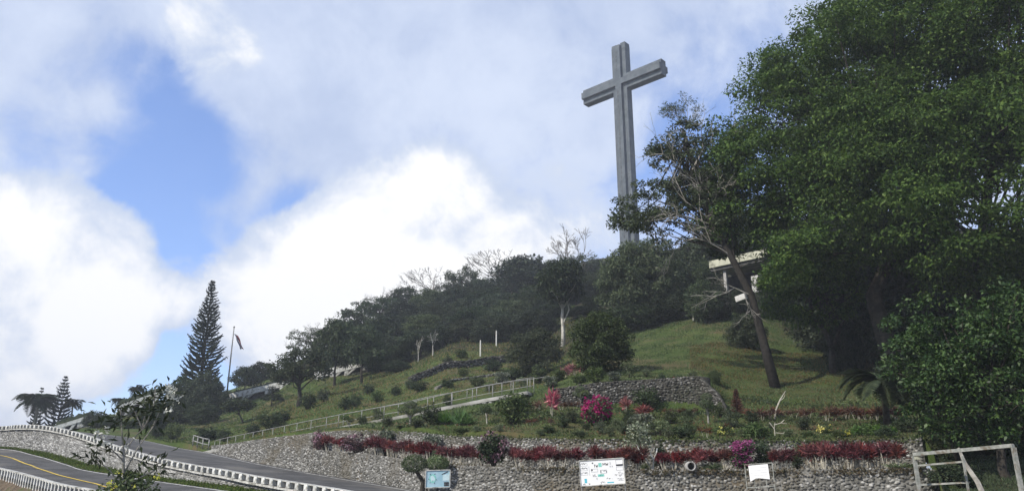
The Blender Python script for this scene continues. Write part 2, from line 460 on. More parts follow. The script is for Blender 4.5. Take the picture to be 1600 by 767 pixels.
def stone_wall(name, top, bot, sw, sh, stone, mortar, label, cat='wall', thick=.4, depth=.06, jitter=.55, group=None, seed=3, fill=1.05):
    """a wall: a backing body with coping face and its stones"""
    rng = np.random.default_rng(seed)
    top, bot = np.asarray(top), np.asarray(bot)
    base = Vector(bot[len(bot) // 2])
    root = thing(name, base, label, cat, group)
    bv = np.array(base)
    d = np.gradient((top + bot) / 2, axis=0); d[:, 2] = 0; d = unit(d)
    nb = np.stack([-d[:, 1], d[:, 0], 0 * d[:, 0]], 1)
    if (nb[len(nb) // 2, :2] * bv[:2]).sum() < 0: nb = -nb
    tb = top + nb * thick; bb = bot + nb * thick
    n = len(top)
    V = np.concatenate([bot, top, tb, bb]) - bv
    F = [(k * n + i, k * n + i + 1, (k + 1) * n + i + 1, (k + 1) * n + i) for k in range(3) for i in range(n - 1)]
    F += [(0, n, 2 * n, 3 * n), (n - 1, 4 * n - 1, 3 * n - 1, 2 * n - 1)]
    link('wall_body', mesh_np('wall_body', V, F, mortar), None, root)
    v, f = stone_face(rng, top, bot, sw, sh, stone, depth, jitter, 1.0, fill)
    link('facing_stones', mesh_np('facing_stones', v - bv, f, stone), None, root, 'stuff')
    return root
# ------------------------------------------------------------------ terrain
def theta(px, py): r = ray(px, py); return math.atan2(r.x, r.y)
COLS = {
    -900: [(140, 700), (300, 720), (600, 745)],
    -500: [(120, 690), (150, 682), (300, 705), (600, 740)],
    0: [(92, 671), (140, 668), (200, 690), (600, 745)],
    100: [(86, 674), (130, 678), (136, 674), (160, 668), (220, 690), (600, 745)],
    180: [(82, 681), (110, 672), (133, 664), (138, 652), (160, 648), (220, 665), (600, 745)],
    270: [(69, 697), (95, 678), (125, 652), (133, 642), (139, 627), (160, 624), (220, 650), (600, 740)],
    330: [(60.3, 706), (75, 690), (105, 664), (121, 645), (126, 630), (140, 618), (180, 620), (600, 735)],
    400: [(52.5, 687), (65, 680), (90, 655), (110, 636), (118, 628), (123, 614), (150, 594), (200, 595), (600, 725)],
    500: [(45, 674), (52, 668), (70, 640), (92, 612), (103, 602), (108, 584), (150, 550), (200, 545), (260, 570), (600, 705)],
    600: [(39.6, 673), (47, 660), (50.5, 654), (70, 622), (90, 590), (105, 570), (150, 520), (220, 490), (300, 520), (600, 695)],
    700: [(35, 680), (39, 660), (45, 640), (49, 630), (60, 605), (80, 570), (95, 545), (150, 490), (220, 450), (300, 470), (600, 685)],
    850: [(31.8, 684), (36, 655), (42, 630), (46, 609), (60, 595), (75, 572), (90, 545), (150, 470), (220, 430), (300, 440), (600, 675)],
    930: [(31, 685), (35, 666), (40.6, 640), (41.6, 600), (46, 590), (58, 565), (70, 540), (90, 500), (150, 440), (220, 405), (300, 430), (600, 665)],
    1090: [(30.2, 687), (34, 668), (39.8, 645), (41.3, 590), (46, 583), (55, 560), (65, 535), (80, 490), (120, 435), (180, 392), (230, 385), (300, 400), (600, 655)],
    1140: [(30.2, 687), (34, 668), (39, 645), (43, 620), (50, 585), (60, 545), (75, 500), (90, 460), (120, 420), (180, 370), (230, 350), (600, 645)],
    1250: [(30, 688), (34, 670), (39, 645), (46, 608), (55, 575), (70, 530), (85, 480), (120, 410), (180, 350), (600, 620)],
    1440: [(30, 682), (34, 668), (39, 645), (46, 610), (55, 575), (70, 530), (90, 470), (120, 400), (180, 345), (600, 610)],
    1456: [(22, 790), (29, 735), (34, 695), (40, 650), (46, 612), (55, 575), (70, 530), (90, 470), (120, 400), (180, 345), (600, 600)],
    2000: [(22, 795), (29, 740), (34, 700), (42, 650), (55, 600), (70, 550), (90, 480), (120, 400), (180, 360), (600, 600)],
    3200: [(22, 800), (40, 740), (90, 640), (180, 560), (600, 640)],
}
L0 = [(-900, 700, 140), (-500, 690, 120), (-300, 690, 112), (0, 671, 92), (100, 673, 86), (150, 677, 84), (195, 682, 80), (240, 690, 73), (288, 700, 66), (329, 706, 60.3),
      (350, 694, 58), (400, 687, 52.5), (445, 681, 48.5), (490, 675, 45.3), (560, 672, 42), (650, 675, 37), (700, 680, 35), (800, 684, 32.5),
      (900, 685, 31.2), (1000, 686, 30.5), (1100, 687, 30.2), (1300, 688, 30), (1450, 683, 30), (1453, 790, 22), (2000, 795, 22), (3200, 800, 22)]
_TH = np.linspace(-1.15, 1.15, 921)
_DD = np.geomspace(20, 620, 700)
_kx, _kz = [], []
for px, prof in COLS.items():
    _kx.append(theta(px, 650))
    _kz.append(np.interp(_DD, [a for a, b in prof], [pt(px, b, a).z for a, b in prof]))
_kz = np.array(_kz)
_Z = np.stack([np.interp(_TH, _kx, _kz[:, j]) for j in range(len(_DD))], 1)
def _smooth(A, k, ax):
    w = np.hanning(k + 2)[1:-1]; w /= w.sum()
    return np.apply_along_axis(lambda r: np.convolve(np.pad(r, k // 2, mode='edge'), w, 'valid'), ax, A)
_Zs = _smooth(_smooth(_Z, 15, 0), 9, 1)
_Z = _smooth(_Z, 5, 0)
# hummocks that grow with distance, from a few sines
_X = np.sin(_TH)[:, None] * _DD[None]; _Y = np.cos(_TH)[:, None] * _DD[None]
_hum = (np.sin(_X * .55 + 1.3 * np.sin(_Y * .31)) * np.sin(_Y * .47 + .9 * np.sin(_X * .23)) * .5
        + np.sin(_X * 1.35 + _Y * .8 + np.sin(_Y * .7)) * .22 + np.sin(_X * .16 - _Y * .12) * .8)
_far = np.clip((_DD - 48) / 30, 0, 1)[None]
_Z = _Z * (1 - _far) + _Zs * _far + _hum * (.05 + .32 * np.clip((_DD - 46) / 60, 0, 1))[None]
def Hf(x, y):
    th = np.arctan2(x, y); D = np.hypot(x, y)
    i = np.clip((th - _TH[0]) / (_TH[1] - _TH[0]), 0, len(_TH) - 1.001)
    j = np.clip(np.log(D / _DD[0]) / math.log(_DD[1] / _DD[0]), 0, len(_DD) - 1.001)
    i0 = np.floor(i).astype(int); j0 = np.floor(j).astype(int); a = i - i0; b = j - j0
    return (_Z[i0, j0] * (1 - a) * (1 - b) + _Z[i0 + 1, j0] * a * (1 - b) + _Z[i0, j0 + 1] * (1 - a) * b + _Z[i0 + 1, j0 + 1] * a * b)
def on(px, D, py=600):
    """ground point in the direction of px at distance D"""
    p = pt(px, py, D); p.z = float(Hf(np.array(p.x), np.array(p.y))); return p
RW = [(330, 696, 60.2), (350, 694, 58), (400, 687, 52.5), (445, 681, 48.5), (472, 678, 46.6), (486, 676, 45.7)]
W2 = [(484, 676, 45.7), (500, 674.5, 44.8), (560, 672, 42), (650, 675, 37), (700, 680, 35), (800, 684, 32.5), (900, 685, 31.2), (1000, 686, 30.5), (1100, 687, 30.2), (1300, 688, 30), (1440, 682, 30)]
_crest = np.concatenate([px_curve(RW, 40)[1:-1], px_curve(W2, 90)[1:]])
_ct = np.arctan2(_crest[:, 0], _crest[:, 1]); _cd = np.hypot(_crest[:, 0], _crest[:, 1]) + .2
_o = np.argsort(_ct); _ct, _cd = _ct[_o], _cd[_o]
_ok = _ct < theta(1438, 650); _ct, _cd = _ct[_ok], _cd[_ok]
_l0 = [(theta(a, 650), c) for a, b, c in L0 if a < 330 or a > 1448]
_l0t = [t for t, d in _l0 if t < _ct[0]] + list(_ct) + [t for t, d in _l0 if t > _ct[-1]]
_l0d = [d for t, d in _l0 if t < _ct[0]] + list(_cd) + [d for t, d in _l0 if t > _ct[-1]]
def r0(th): return np.interp(th, _l0t, _l0d)
def hit(px, py, lo=None, hi=420):
    """where the ground shows at that pixel"""
    r = ray(px, py); h = math.hypot(r.x, r.y)
    D = np.geomspace(lo or float(r0(theta(px, py))) + .05, hi, 3000)
    k = D / h
    below = Hf(r.x * k, r.y * k) >= CZ + r.z * k
    i = int(np.argmax(below)) if below.any() else len(D) - 1
    p = Vector((0, 0, CZ)) + r * float(k[i]); p.z = float(Hf(np.array(p.x), np.array(p.y)))
    return p
def dist(p): return math.hypot(p.x, p.y)
def scale_at(p):
    """metres per photo pixel at the point"""
    return (p.y * math.cos(PITCH) + (p.z - CZ) * math.sin(PITCH)) / FPX

# the wood's floor is leaf litter, the open slope is grass: a soil map over the sheet
def m_hill():
    m, n, p = base_mat('hill_ground')
    t = n.new('ShaderNodeTexCoord').outputs['Object']
    at = n.new('ShaderNodeAttribute'); at.attribute_name = 'litter'
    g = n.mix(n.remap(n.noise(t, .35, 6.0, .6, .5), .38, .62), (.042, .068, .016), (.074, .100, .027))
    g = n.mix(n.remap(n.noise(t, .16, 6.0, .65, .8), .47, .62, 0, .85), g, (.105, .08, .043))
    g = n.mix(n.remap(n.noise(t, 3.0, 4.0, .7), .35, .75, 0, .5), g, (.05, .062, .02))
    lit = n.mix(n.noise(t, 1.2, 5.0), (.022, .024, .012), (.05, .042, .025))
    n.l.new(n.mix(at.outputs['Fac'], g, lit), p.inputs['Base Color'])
    p.inputs['Roughness'].default_value = .95; p.inputs['Specular IOR Level'].default_value = .1
    b = n.new('ShaderNodeBump'); b.inputs['Strength'].default_value = .8; b.inputs['Distance'].default_value = .12
    n.l.new(n.noise(t, 5.0, 6.0, .7), b.inputs['Height']); n.l.new(b.outputs[0], p.inputs['Normal'])
    return m
M['hill'] = m_hill()
def make_hill():
    ths = np.r_[np.linspace(-1.1, -.62, 40), np.linspace(-.61, .62, 420), np.linspace(.63, 1.1, 40)]
    cut = theta(1450.2, 650)
    ths = np.sort(np.r_[ths, cut, cut + .004])
    q = np.r_[0, np.linspace(0, 1, 260) ** 1.25]
    a = r0(ths)
    a3 = np.where(a < 30, 30.2, a)
    D = a3[:, None] * (600 / a3[:, None]) ** q[None]
    near = (a[:, None] < 30) & (D < 42)
    D = np.where(near, a[:, None] + (D - 30.2) * (42 - a[:, None]) / 11.8, D)
    x = np.sin(ths)[:, None] * D; y = np.cos(ths)[:, None] * D
    z = Hf(x, y)
    sk = (1 - .02 / a)
    x[:, 0] *= sk; y[:, 0] *= sk; z[:, 0] -= .8
    V = np.stack([x, y, z], 2).reshape(-1, 3)
    m = len(q)
    i = np.arange(len(ths) - 1)[:, None]; j = np.arange(m - 1)[None]
    F = np.stack([i * m + j, (i + 1) * m + j, (i + 1) * m + j + 1, i * m + j + 1], 2).reshape(-1, 4)
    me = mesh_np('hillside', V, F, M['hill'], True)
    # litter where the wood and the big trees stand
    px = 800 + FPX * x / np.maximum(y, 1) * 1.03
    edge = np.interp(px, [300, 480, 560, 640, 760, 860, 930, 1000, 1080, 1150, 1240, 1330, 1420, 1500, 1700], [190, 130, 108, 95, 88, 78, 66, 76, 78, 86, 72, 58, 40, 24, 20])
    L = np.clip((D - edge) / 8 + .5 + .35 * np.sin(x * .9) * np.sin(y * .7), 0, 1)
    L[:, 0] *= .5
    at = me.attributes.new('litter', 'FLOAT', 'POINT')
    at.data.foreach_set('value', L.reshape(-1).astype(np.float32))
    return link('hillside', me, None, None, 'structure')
hill = make_hill()

# ground sheet in front, out to the horizon
gv = [(-2500, -500, -.3), (2500, -500, -.3), (2500, 3500, -.3), (-2500, 3500, -.3)]
link('ground', mesh_np('ground', gv, [(0, 1, 2, 3)], m_noise('bare_ground', (.12, .105, .075), (.17, .15, .11), .8, .95, .5, (.09, .10, .04), .1)), None, None, 'structure')

# ------------------------------------------------------------------ roads
UP_OUT = px_curve([(-260, 680, 92), (-120, 672, 80), (0, 667, 70), (25, 665, 67), (50, 664.5, 64), (72, 666, 62), (100, 671, 59), (140, 682, 55), (175, 695, 51), (225, 710, 45), (265, 720, 41),
                   (312, 729, 38), (350, 735, 35.6), (400, 745, 33), (500, 761, 28.8), (545, 768.5, 27), (640, 785, 24), (760, 800, 21)], 140)
UP_OUT[:, 2] -= .26
WALL_BASE = px_curve([(-260, 716, 90), (-120, 707, 78), (0, 704.5, 68.6), (57, 709.5, 62), (85, 715, 58.8), (130, 727, 53.6), (172, 736, 49.4), (250, 749.5, 41.4), (300, 756, 38), (400, 768, 33), (500, 783, 28.2), (640, 801, 23.8), (760, 815, 20.8)], 140)
UP_IN = px_curve([(-300, 690, 112), (0, 671, 92), (100, 673, 86), (150, 677, 84), (195, 682, 80), (240, 690, 73), (288, 700, 66), (330, 706.5, 60.4), (400, 722, 51.5),
                  (500, 740, 43), (600, 757, 36.3), (655, 766.5, 33), (720, 777, 30), (800, 783, 27.6)], 140)
LOW_FAR = px_curve([(-260, 712, 88), (-120, 704, 76), (0, 700.5, 67), (57, 711, 60), (105, 725, 53), (135, 734, 49), (240, 750, 40.5), (312, 760, 36), (380, 770, 32), (500, 790, 27), (640, 812, 23), (740, 825, 20.4)], 140)
LOW_NEAR = px_curve([(-400, 722, 66), (-250, 718, 60), (-100, 722, 53), (0, 743, 44.6), (50, 757, 39), (100, 772, 34.3), (200, 790, 28.5), (330, 812, 23.5), (480, 835, 19.8), (600, 850, 17.5)], 140)
upper = ribbon('upper_road', UP_OUT, UP_IN, M['asphalt'], 6)
lower = ribbon('lower_road', LOW_NEAR, LOW_FAR, M['asphalt'], 6)
ribbon('grass_verge', LOW_FAR, WALL_BASE, m_noise('verge_grass', (.075, .10, .026), (.12, .13, .05), 1.5, .95, .8, (.14, .115, .06), .5), 2, .01, 'structure', None, .04)
def stripe(name, A, B, f0, f1, mat, parent, i0=0, i1=None):
    a = (A * (1 - f0) + B * f0)[i0:i1]; b = (A * (1 - f1) + B * f1)[i0:i1]
    return ribbon(name, a, b, mat, 1, .006, None, parent)
YEL = px_curve([(-300, 708, 75), (-120, 699, 66), (0, 707, 59), (37, 721, 53), (62, 731, 49), (82, 737, 46), (112, 742, 43), (160, 751, 38), (240, 766, 32.5), (300, 777, 29), (420, 800, 24)], 120)
def on_ribbon(P, A, B):
    """drop line P onto the ribbon A-B"""
    out = []
    for p in P:
        k = int(np.argmin(((A[:, :2] + B[:, :2]) / 2 - p[:2])[:, 0] ** 2 + ((A[:, :2] + B[:, :2]) / 2 - p[:2])[:, 1] ** 2))
        best = None
        for kk in range(max(0, k - 12), min(len(A), k + 13)):
            d = B[kk] - A[kk]; f = np.clip(np.dot(p[:2] - A[kk, :2], d[:2]) / np.dot(d[:2], d[:2]), 0, 1)
            q = A[kk] + d * f; e = np.hypot(*(q[:2] - p[:2]))
            if best is None or e < best[0]: best = (e, q)
        out.append(best[1])
    return _smooth(np.array(out), 7, 0)
yc = on_ribbon(YEL, LOW_NEAR, LOW_FAR)
tg = unit(np.gradient(yc, axis=0)); sd_ = np.stack([-tg[:, 1], tg[:, 0], 0 * tg[:, 0]], 1)
ribbon('yellow_line', yc - sd_ * .07, yc + sd_ * .07, M['line_yellow'], 1, .02, None, lower)
stripe('white_line', LOW_NEAR, LOW_FAR, .955, .975, M['line_white'], lower)
stripe('white_line', UP_OUT, UP_IN, .90, .916, M['line_white'], upper, 30, None)
# bank below the lower road's guard
bank0 = LOW_NEAR + np.array([0, 0, -.01]); bank1 = LOW_NEAR.copy(); bank1[:, :2] *= .82; bank1[:, 2] = -.3
ribbon('earth_bank', bank1, bank0, M['soil'], 4, 0, 'structure', None, .05)

# ------------------------------------------------------------------ road retaining wall with its parapet of white blocks
stone_wall('retaining_wall', UP_OUT + np.array([0, 0, .02]), WALL_BASE + np.array([0, 0, -.1]), .27, .115, M['stone_white'], M['mortar_lt'],
           'long limed stone retaining wall between the two roads at left', thick=.35, depth=.035, jitter=.45, seed=5)
def block_guard(name, line, hgt, gap, bw, bd, label, coping=.03, cw=.30, i0=0.0):
    """a kerb guard: a row of white blocks on a plinth under a thin coping"""
    base = Vector(line[len(line) // 2])
    root = thing(name, base, label, 'guard wall')
    pl, cp, back = MB(), MB(), MB()
    for i in range(len(line) - 1):
        a, b = Vector(line[i]), Vector(line[i + 1])
        z = Vector((0, 0, 1))
        pl.bar(a + z * .02, b + z * .02, cw + .02, .07)
        cp.bar(a + z * (hgt + .06), b + z * (hgt + .06), cw * .8, coping)
        dd = (b - a).cross(z).normalized() * (bd * .28)
        if dd.y < 0: dd = -dd
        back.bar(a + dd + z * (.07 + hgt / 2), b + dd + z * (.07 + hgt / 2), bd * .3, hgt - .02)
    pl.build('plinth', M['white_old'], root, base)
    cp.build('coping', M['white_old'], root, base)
    back.build('recess_panel', M['black'], root, base)  # black panel paints in the shade of the gaps between blocks
    L = np.r_[0, np.cumsum(np.linalg.norm(np.diff(line, axis=0), axis=1))]
    bm = MB(); bm.box((0, 0, 0), bw, bd, hgt - .01); me = bm.mesh('block', M['white'])
    q = i0
    while q < L[-1]:
        p = Vector([np.interp(q, L, line[:, k]) for k in range(3)]); p2 = Vector([np.interp(min(q + .2, L[-1]), L, line[:, k]) for k in range(3)])
        o = link('block', me, None, root); o.location = p + Vector((0, 0, .07 + hgt / 2)) - base
        d = p2 - p; o.rotation_euler = (0, 0, math.atan2(d.y, d.x))
        q += gap
    return root
g1 = UP_OUT[22:].copy(); g1[:, 2] += .0; 
block_guard('roadside_parapet', resample(g1, 90), .24, .64, .25, .30, 'white block parapet along the crest of the limed roadside wall')
g2 = LOW_NEAR[30:].copy(); g2[:, 2] -= .32
block_guard('roadside_guard', resample(g2, 80), .58, .46, .13, .26, 'white and dark striped guard wall at the bottom left road edge', .06, .24)

# ------------------------------------------------------------------ garden retaining walls
W1 = [(471, 702, 45.4), (500, 703, 43), (560, 708, 39), (600, 713, 36.6), (690, 724, 32.3), (800, 729, 29.8), (900, 731, 28.6), (1000, 733, 28), (1100, 734, 27.7), (1200, 733, 27.5), (1300, 732.5, 27.4), (1432, 731, 27.4), (1450, 732, 27.8), (1470, 735, 28.6)]
W2 = [(484, 676, 45.7), (500, 674.5, 44.8), (560, 672, 42), (650, 675, 37), (700, 680, 35), (800, 684, 32.5), (900, 685, 31.2), (1000, 686, 30.5), (1100, 687, 30.2), (1300, 688, 30), (1440, 682, 30)]
def liner(lst):
    P = np.array([tuple(pt(*a)) for a in lst]); xs = [a[0] for a in lst]
    return lambda px: Vector([np.interp(px, xs, P[:, k]) for k in range(3)])
w1, w2 = liner(W1), liner(W2)
top1 = px_curve(W1, 90); bot1 = top1.copy(); bot1[:, 2] = -.35
bin_ = np.array([tuple(w2(p)) for p in np.linspace(484, 1440, 90)])
# the road climbs beside the left part of this wall: stop the stones at the road there
UPZ = lambda x, y: UP_IN[int(np.argmin((UP_IN[:, 0] - x) ** 2 + (UP_IN[:, 1] - y) ** 2)), 2]
for i in range(len(bot1)):
    if top1[i, 0] < -3: 
        k = int(np.argmin((UP_IN[:, 0] - top1[i, 0]) ** 2 + (UP_IN[:, 1] - top1[i, 1]) ** 2))
        bot1[i] = UP_IN[k] + np.array([0, 0, -.15])
stone_wall('retaining_wall', top1, bot1, .118, .09, M['stone'], M['mortar'], 'front rubble retaining wall with the boards before it and red plants on top', thick=.4, depth=.032, jitter=.9, fill=1.18, seed=7)
RW = [(330, 696, 60.2), (350, 694, 58), (400, 687, 52.5), (445, 681, 48.5), (472, 678, 46.6), (486, 676, 45.7)]
RB = [(330, 706.5, 60), (350, 711, 57), (400, 722, 51.2), (445, 730, 47.2), (472, 735, 44.8), (484, 737, 44)]
stone_wall('retaining_wall', px_curve(RW, 40), px_curve(RB, 40) - np.array([0, 0, .15]), .17, .11, M['stone'], M['mortar'], 'stone retaining wall under the ramp railing beside the upper road', thick=.4, depth=.05, jitter=.6, seed=9)
top2 = px_curve(W2, 90)
bot2 = np.array([tuple(w1(p)) for p in np.linspace(480, 1440, 90)]); bed_z = resample(bot2, 90)[:, 2]
bot2 = top2.copy(); bot2[:, 2] = np.minimum(bed_z - .05, top2[:, 2] - .35); bot2[:, :2] *= .996
stone_wall('retaining_wall', top2, bot2, .112, .088, M['stone'], M['mortar'], 'upper rubble garden wall behind the row of red cordylines', thick=.4, depth=.03, jitter=.9, fill=1.18, seed=13)
bedA = resample(top1, 90).copy(); bedA[:, 2] -= .03
ribbon('flower_bed', bedA, bot2 + np.array([0, 0, .06]), M['soil'], 3, 0, 'structure', None, .05)
def bed(px, f=.45):
    a, b = w1(px), w2(px); p = a.lerp(b, f); p.z = a.z + .02; return p
# dark dry-stone wall higher in the garden, with the wing that steps down at its right end
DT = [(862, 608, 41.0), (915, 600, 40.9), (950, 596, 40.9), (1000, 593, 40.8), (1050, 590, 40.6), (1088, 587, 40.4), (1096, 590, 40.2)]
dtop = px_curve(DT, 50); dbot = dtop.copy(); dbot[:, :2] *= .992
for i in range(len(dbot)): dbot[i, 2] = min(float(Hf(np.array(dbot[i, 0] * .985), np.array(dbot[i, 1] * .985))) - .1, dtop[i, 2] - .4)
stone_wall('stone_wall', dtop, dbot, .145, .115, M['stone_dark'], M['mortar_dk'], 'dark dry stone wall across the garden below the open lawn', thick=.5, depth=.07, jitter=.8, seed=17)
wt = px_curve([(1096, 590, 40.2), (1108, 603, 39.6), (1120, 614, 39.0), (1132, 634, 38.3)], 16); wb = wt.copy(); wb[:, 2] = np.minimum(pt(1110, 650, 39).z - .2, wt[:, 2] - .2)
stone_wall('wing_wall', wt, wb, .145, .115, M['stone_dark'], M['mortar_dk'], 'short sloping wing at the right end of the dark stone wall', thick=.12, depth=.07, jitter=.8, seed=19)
# low edging walls on the slope
e1 = px_curve([(640, 588, 72), (690, 582, 74), (750, 571, 77), (800, 566, 79)], 40)
def low_wall(line, h, label, stone, mortar, seed, sw=.3):
    A = line.copy()
    for i in range(len(A)): A[i, 2] = float(Hf(A[i, 0], A[i, 1])) + h
    B = A.copy(); B[:, 2] -= h + .3
    stone_wall('edging_wall', A, B, sw, sw * .7, stone, mortar, label, thick=.3, depth=.08, jitter=.8, seed=seed)
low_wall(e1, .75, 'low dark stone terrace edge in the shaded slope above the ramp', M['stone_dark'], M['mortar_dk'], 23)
e2 = px_curve([(684, 600, 62), (720, 590, 65), (752, 583, 67), (790, 579, 68)], 30)
low_wall(e2, .2, 'thin pale stone edging line across the slope above the ramp', M['stone'], M['mortar'], 29, .22)

# ------------------------------------------------------------------ ramp with pipe railings
RT = [(336, 688, 62.8), (350, 684, 61), (430, 668, 54.6), (510, 652, 51), (600, 636, 49), (650, 627, 47.8), (700, 616, 46.6), (750, 606, 46), (800, 597, 45.4), (834, 591, 45)]
rail_top = px_curve(RT, 60)
ramp_rear = rail_top.copy(); ramp_rear[:, 2] -= np.linspace(.95, .86, 60)
ramp_front = ramp_rear.copy(); dirs = unit(np.gradient(ramp_rear, axis=0)); pn = np.stack([dirs[:, 1], -dirs[:, 0], 0 * dirs[:, 0]], 1)
pn[pn[:, 1] > 0] *= -1; ramp_front += pn * 1.25
base = Vector(ramp_rear[30]); root = thing('ramp', base, 'long pale concrete ramp climbing right through the garden', 'ramp')
V = np.concatenate([ramp_front + [0, 0, -.2], ramp_front, ramp_rear, ramp_rear + [0, 0, -.2]]) - np.array(base)
n = 60
F = [(k * n + i, k * n + i + 1, (k + 1) * n + i + 1, (k + 1) * n + i) for k in range(3) for i in range(n - 1)] + [(0, n, 2 * n, 3 * n), (n - 1, 4 * n - 1, 3 * n - 1, 2 * n - 1)]
link('deck', mesh_np('deck', V, F, m_noise('ramp_concrete', (.17, .168, .15), (.30, .295, .27), .9, .85, .2, (.13, .125, .10), .5)), None, root)
fr = ramp_front[14:58] + np.array([0, 0, -.18]) - pn[14:58] * .06; frb = fr.copy(); frb[:, 2] -= .85
stone_wall('ramp_wall', fr, frb, .2, .15, M['stone_white'], M['mortar_dk'], 'pale rubble wall carrying the ramp above the garden beds', thick=.4, depth=.06, jitter=.8, seed=31)
def pipe_rail(line, h, npost, label, mid=True, r=.021, ground=None):
    base = Vector(line[len(line) // 2]); root = thing('pipe_railing', base, label, 'railing')
    t = MB(); t.tube(line + np.array([0, 0, h]), r, 6); t.build('top_rail', M['metal'], root, base, True)
    if mid:
        t = MB(); t.tube(line + np.array([0, 0, h * .5]), r * .85, 6); t.build('mid_rail', M['metal'], root, base, True)
    pb = MB(); pb.tube([(0, 0, 0), (0, 0, h - r)], r * 1.1, 6); me = pb.mesh('post', M['metal'], smooth=True)
    for p in resample(line, npost):
        o = link('post', me, None, root); o.location = Vector(p) - base
    return root
pipe_rail(ramp_rear, .92, 23, 'long grey pipe railing along the uphill side of the ramp')
pipe_rail(ramp_front[33:60], .72, 9, 'short grey pipe railing along the downhill side of the ramp', False)
up2 = px_curve([(730, 602, 49), (780, 598, 49.5), (858, 598, 47)], 24)
for i in range(24): up2[i, 2] = float(Hf(up2[i, 0], up2[i, 1])) - .05
pipe_rail(up2, .75, 5, 'low pipe railing just above the top end of the ramp', False, .018)
gl = px_curve([(300, 703, 62.2), (312, 704, 61.5), (325, 706, 61)], 8); gl[:, 2] = [float(Hf(a, b)) for a, b in gl[:, :2]]
pipe_rail(gl, .75, 4, 'stub of weathered posts at the foot of the ramp beside the upper road', True, .04)
# ------------------------------------------------------------------ the cross
def make_cross():
    D = 173.0
    c = pt(972, 130, D)
    foot = pt(983, 400, D)
    cx, cy = c.x, c.y
    z0 = foot.z - 8
    ztop = pt(969, 76, D).z
    ax = Vector((17.8, -16.2, 0)).normalized()           # along the arms, right end nearer
    nz = Vector((-ax.y, ax.x, 0)); nz = -nz if nz.y > 0 else nz   # front face
    up = Vector((0, 0, 1))
    base = Vector((cx, cy, z0))
    root = thing('cross', base, 'giant grey concrete cross rising above the wooded hilltop', 'cross')
    hz = c.z - .4; H = ztop - z0
    def prism(mb, centre, a, b, ln, outline, cut=None):
        """extrude an outline in the (a, b) plane along ln"""
        n = len(outline)
        v = [centre + a * x + b * y - ln for x, y in outline] + [centre + a * x + b * y + ln for x, y in outline]
        mb.add(v, [tuple(range(n))[::-1], tuple(range(n, 2 * n))] + [(i, (i + 1) % n, n + (i + 1) % n, n + i) for i in range(n)])
    def plus(w, d, w2, d2):    # cruciform outline: core w x d with ribs w2 wide standing out to d2
        return [(-w, -d), (-w2, -d), (-w2, -d2), (w2, -d2), (w2, -d), (w, -d), (w, d), (w2, d), (w2, d2), (-w2, d2), (-w2, d), (-w, d)]
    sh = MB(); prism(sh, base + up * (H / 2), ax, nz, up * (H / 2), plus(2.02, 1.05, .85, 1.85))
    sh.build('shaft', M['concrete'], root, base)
    for sgn, ln in ((-1, 9.3), (1, 9.9)):
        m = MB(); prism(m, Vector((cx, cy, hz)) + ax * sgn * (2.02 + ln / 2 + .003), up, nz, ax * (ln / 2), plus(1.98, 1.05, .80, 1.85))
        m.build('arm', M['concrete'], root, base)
        cp = MB(); cp.obox(Vector((cx, cy, hz + 2.0)) + ax * sgn * (2.2 + ln / 2), ax * (ln / 2 - .1), nz * .95, up * .05)
        cp.obox(Vector((cx, cy, hz + .82)) + nz * 1.46 + ax * sgn * (2.2 + ln / 2), ax * (ln / 2 - .1), nz * .39, up * .045)
        cp.build('stained_ledge', M['concrete_dk'], root, base)
    # crossing piece of the front rib, and the two caps
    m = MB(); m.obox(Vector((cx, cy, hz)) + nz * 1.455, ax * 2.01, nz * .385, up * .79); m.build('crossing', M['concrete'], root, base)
    m = MB()
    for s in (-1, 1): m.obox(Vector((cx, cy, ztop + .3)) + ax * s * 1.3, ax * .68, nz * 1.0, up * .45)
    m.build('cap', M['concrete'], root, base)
    # ladder of small openings beside the rib
    m = MB(); z = z0 + 6
    while z < ztop - 1.2:
        if abs(z - hz) > 2.6: m.obox(Vector((cx, cy, z)) + nz * 1.86 + ax * (-.2), ax * .16, nz * .035, up * .42)
        z += 1.25
    m.build('slot_opening', M['concrete_dk'], root, base, kind='stuff')
    m = MB(); z = z0 + 4
    while z < ztop - 1:     # construction joints, as shallow bands standing 2 cm proud
        if abs(z - hz) > 2.6:
            m.obox(Vector((cx, cy, z)) + nz * 1.053 + ax * 1.44, ax * .57, nz * .012, up * .05)
            m.obox(Vector((cx, cy, z)) + nz * 1.053 - ax * 1.44, ax * .57, nz * .012, up * .05)
        z += 3.4
    m.build('joint_band', M['concrete_dk'], root, base, kind='stuff')
make_cross()

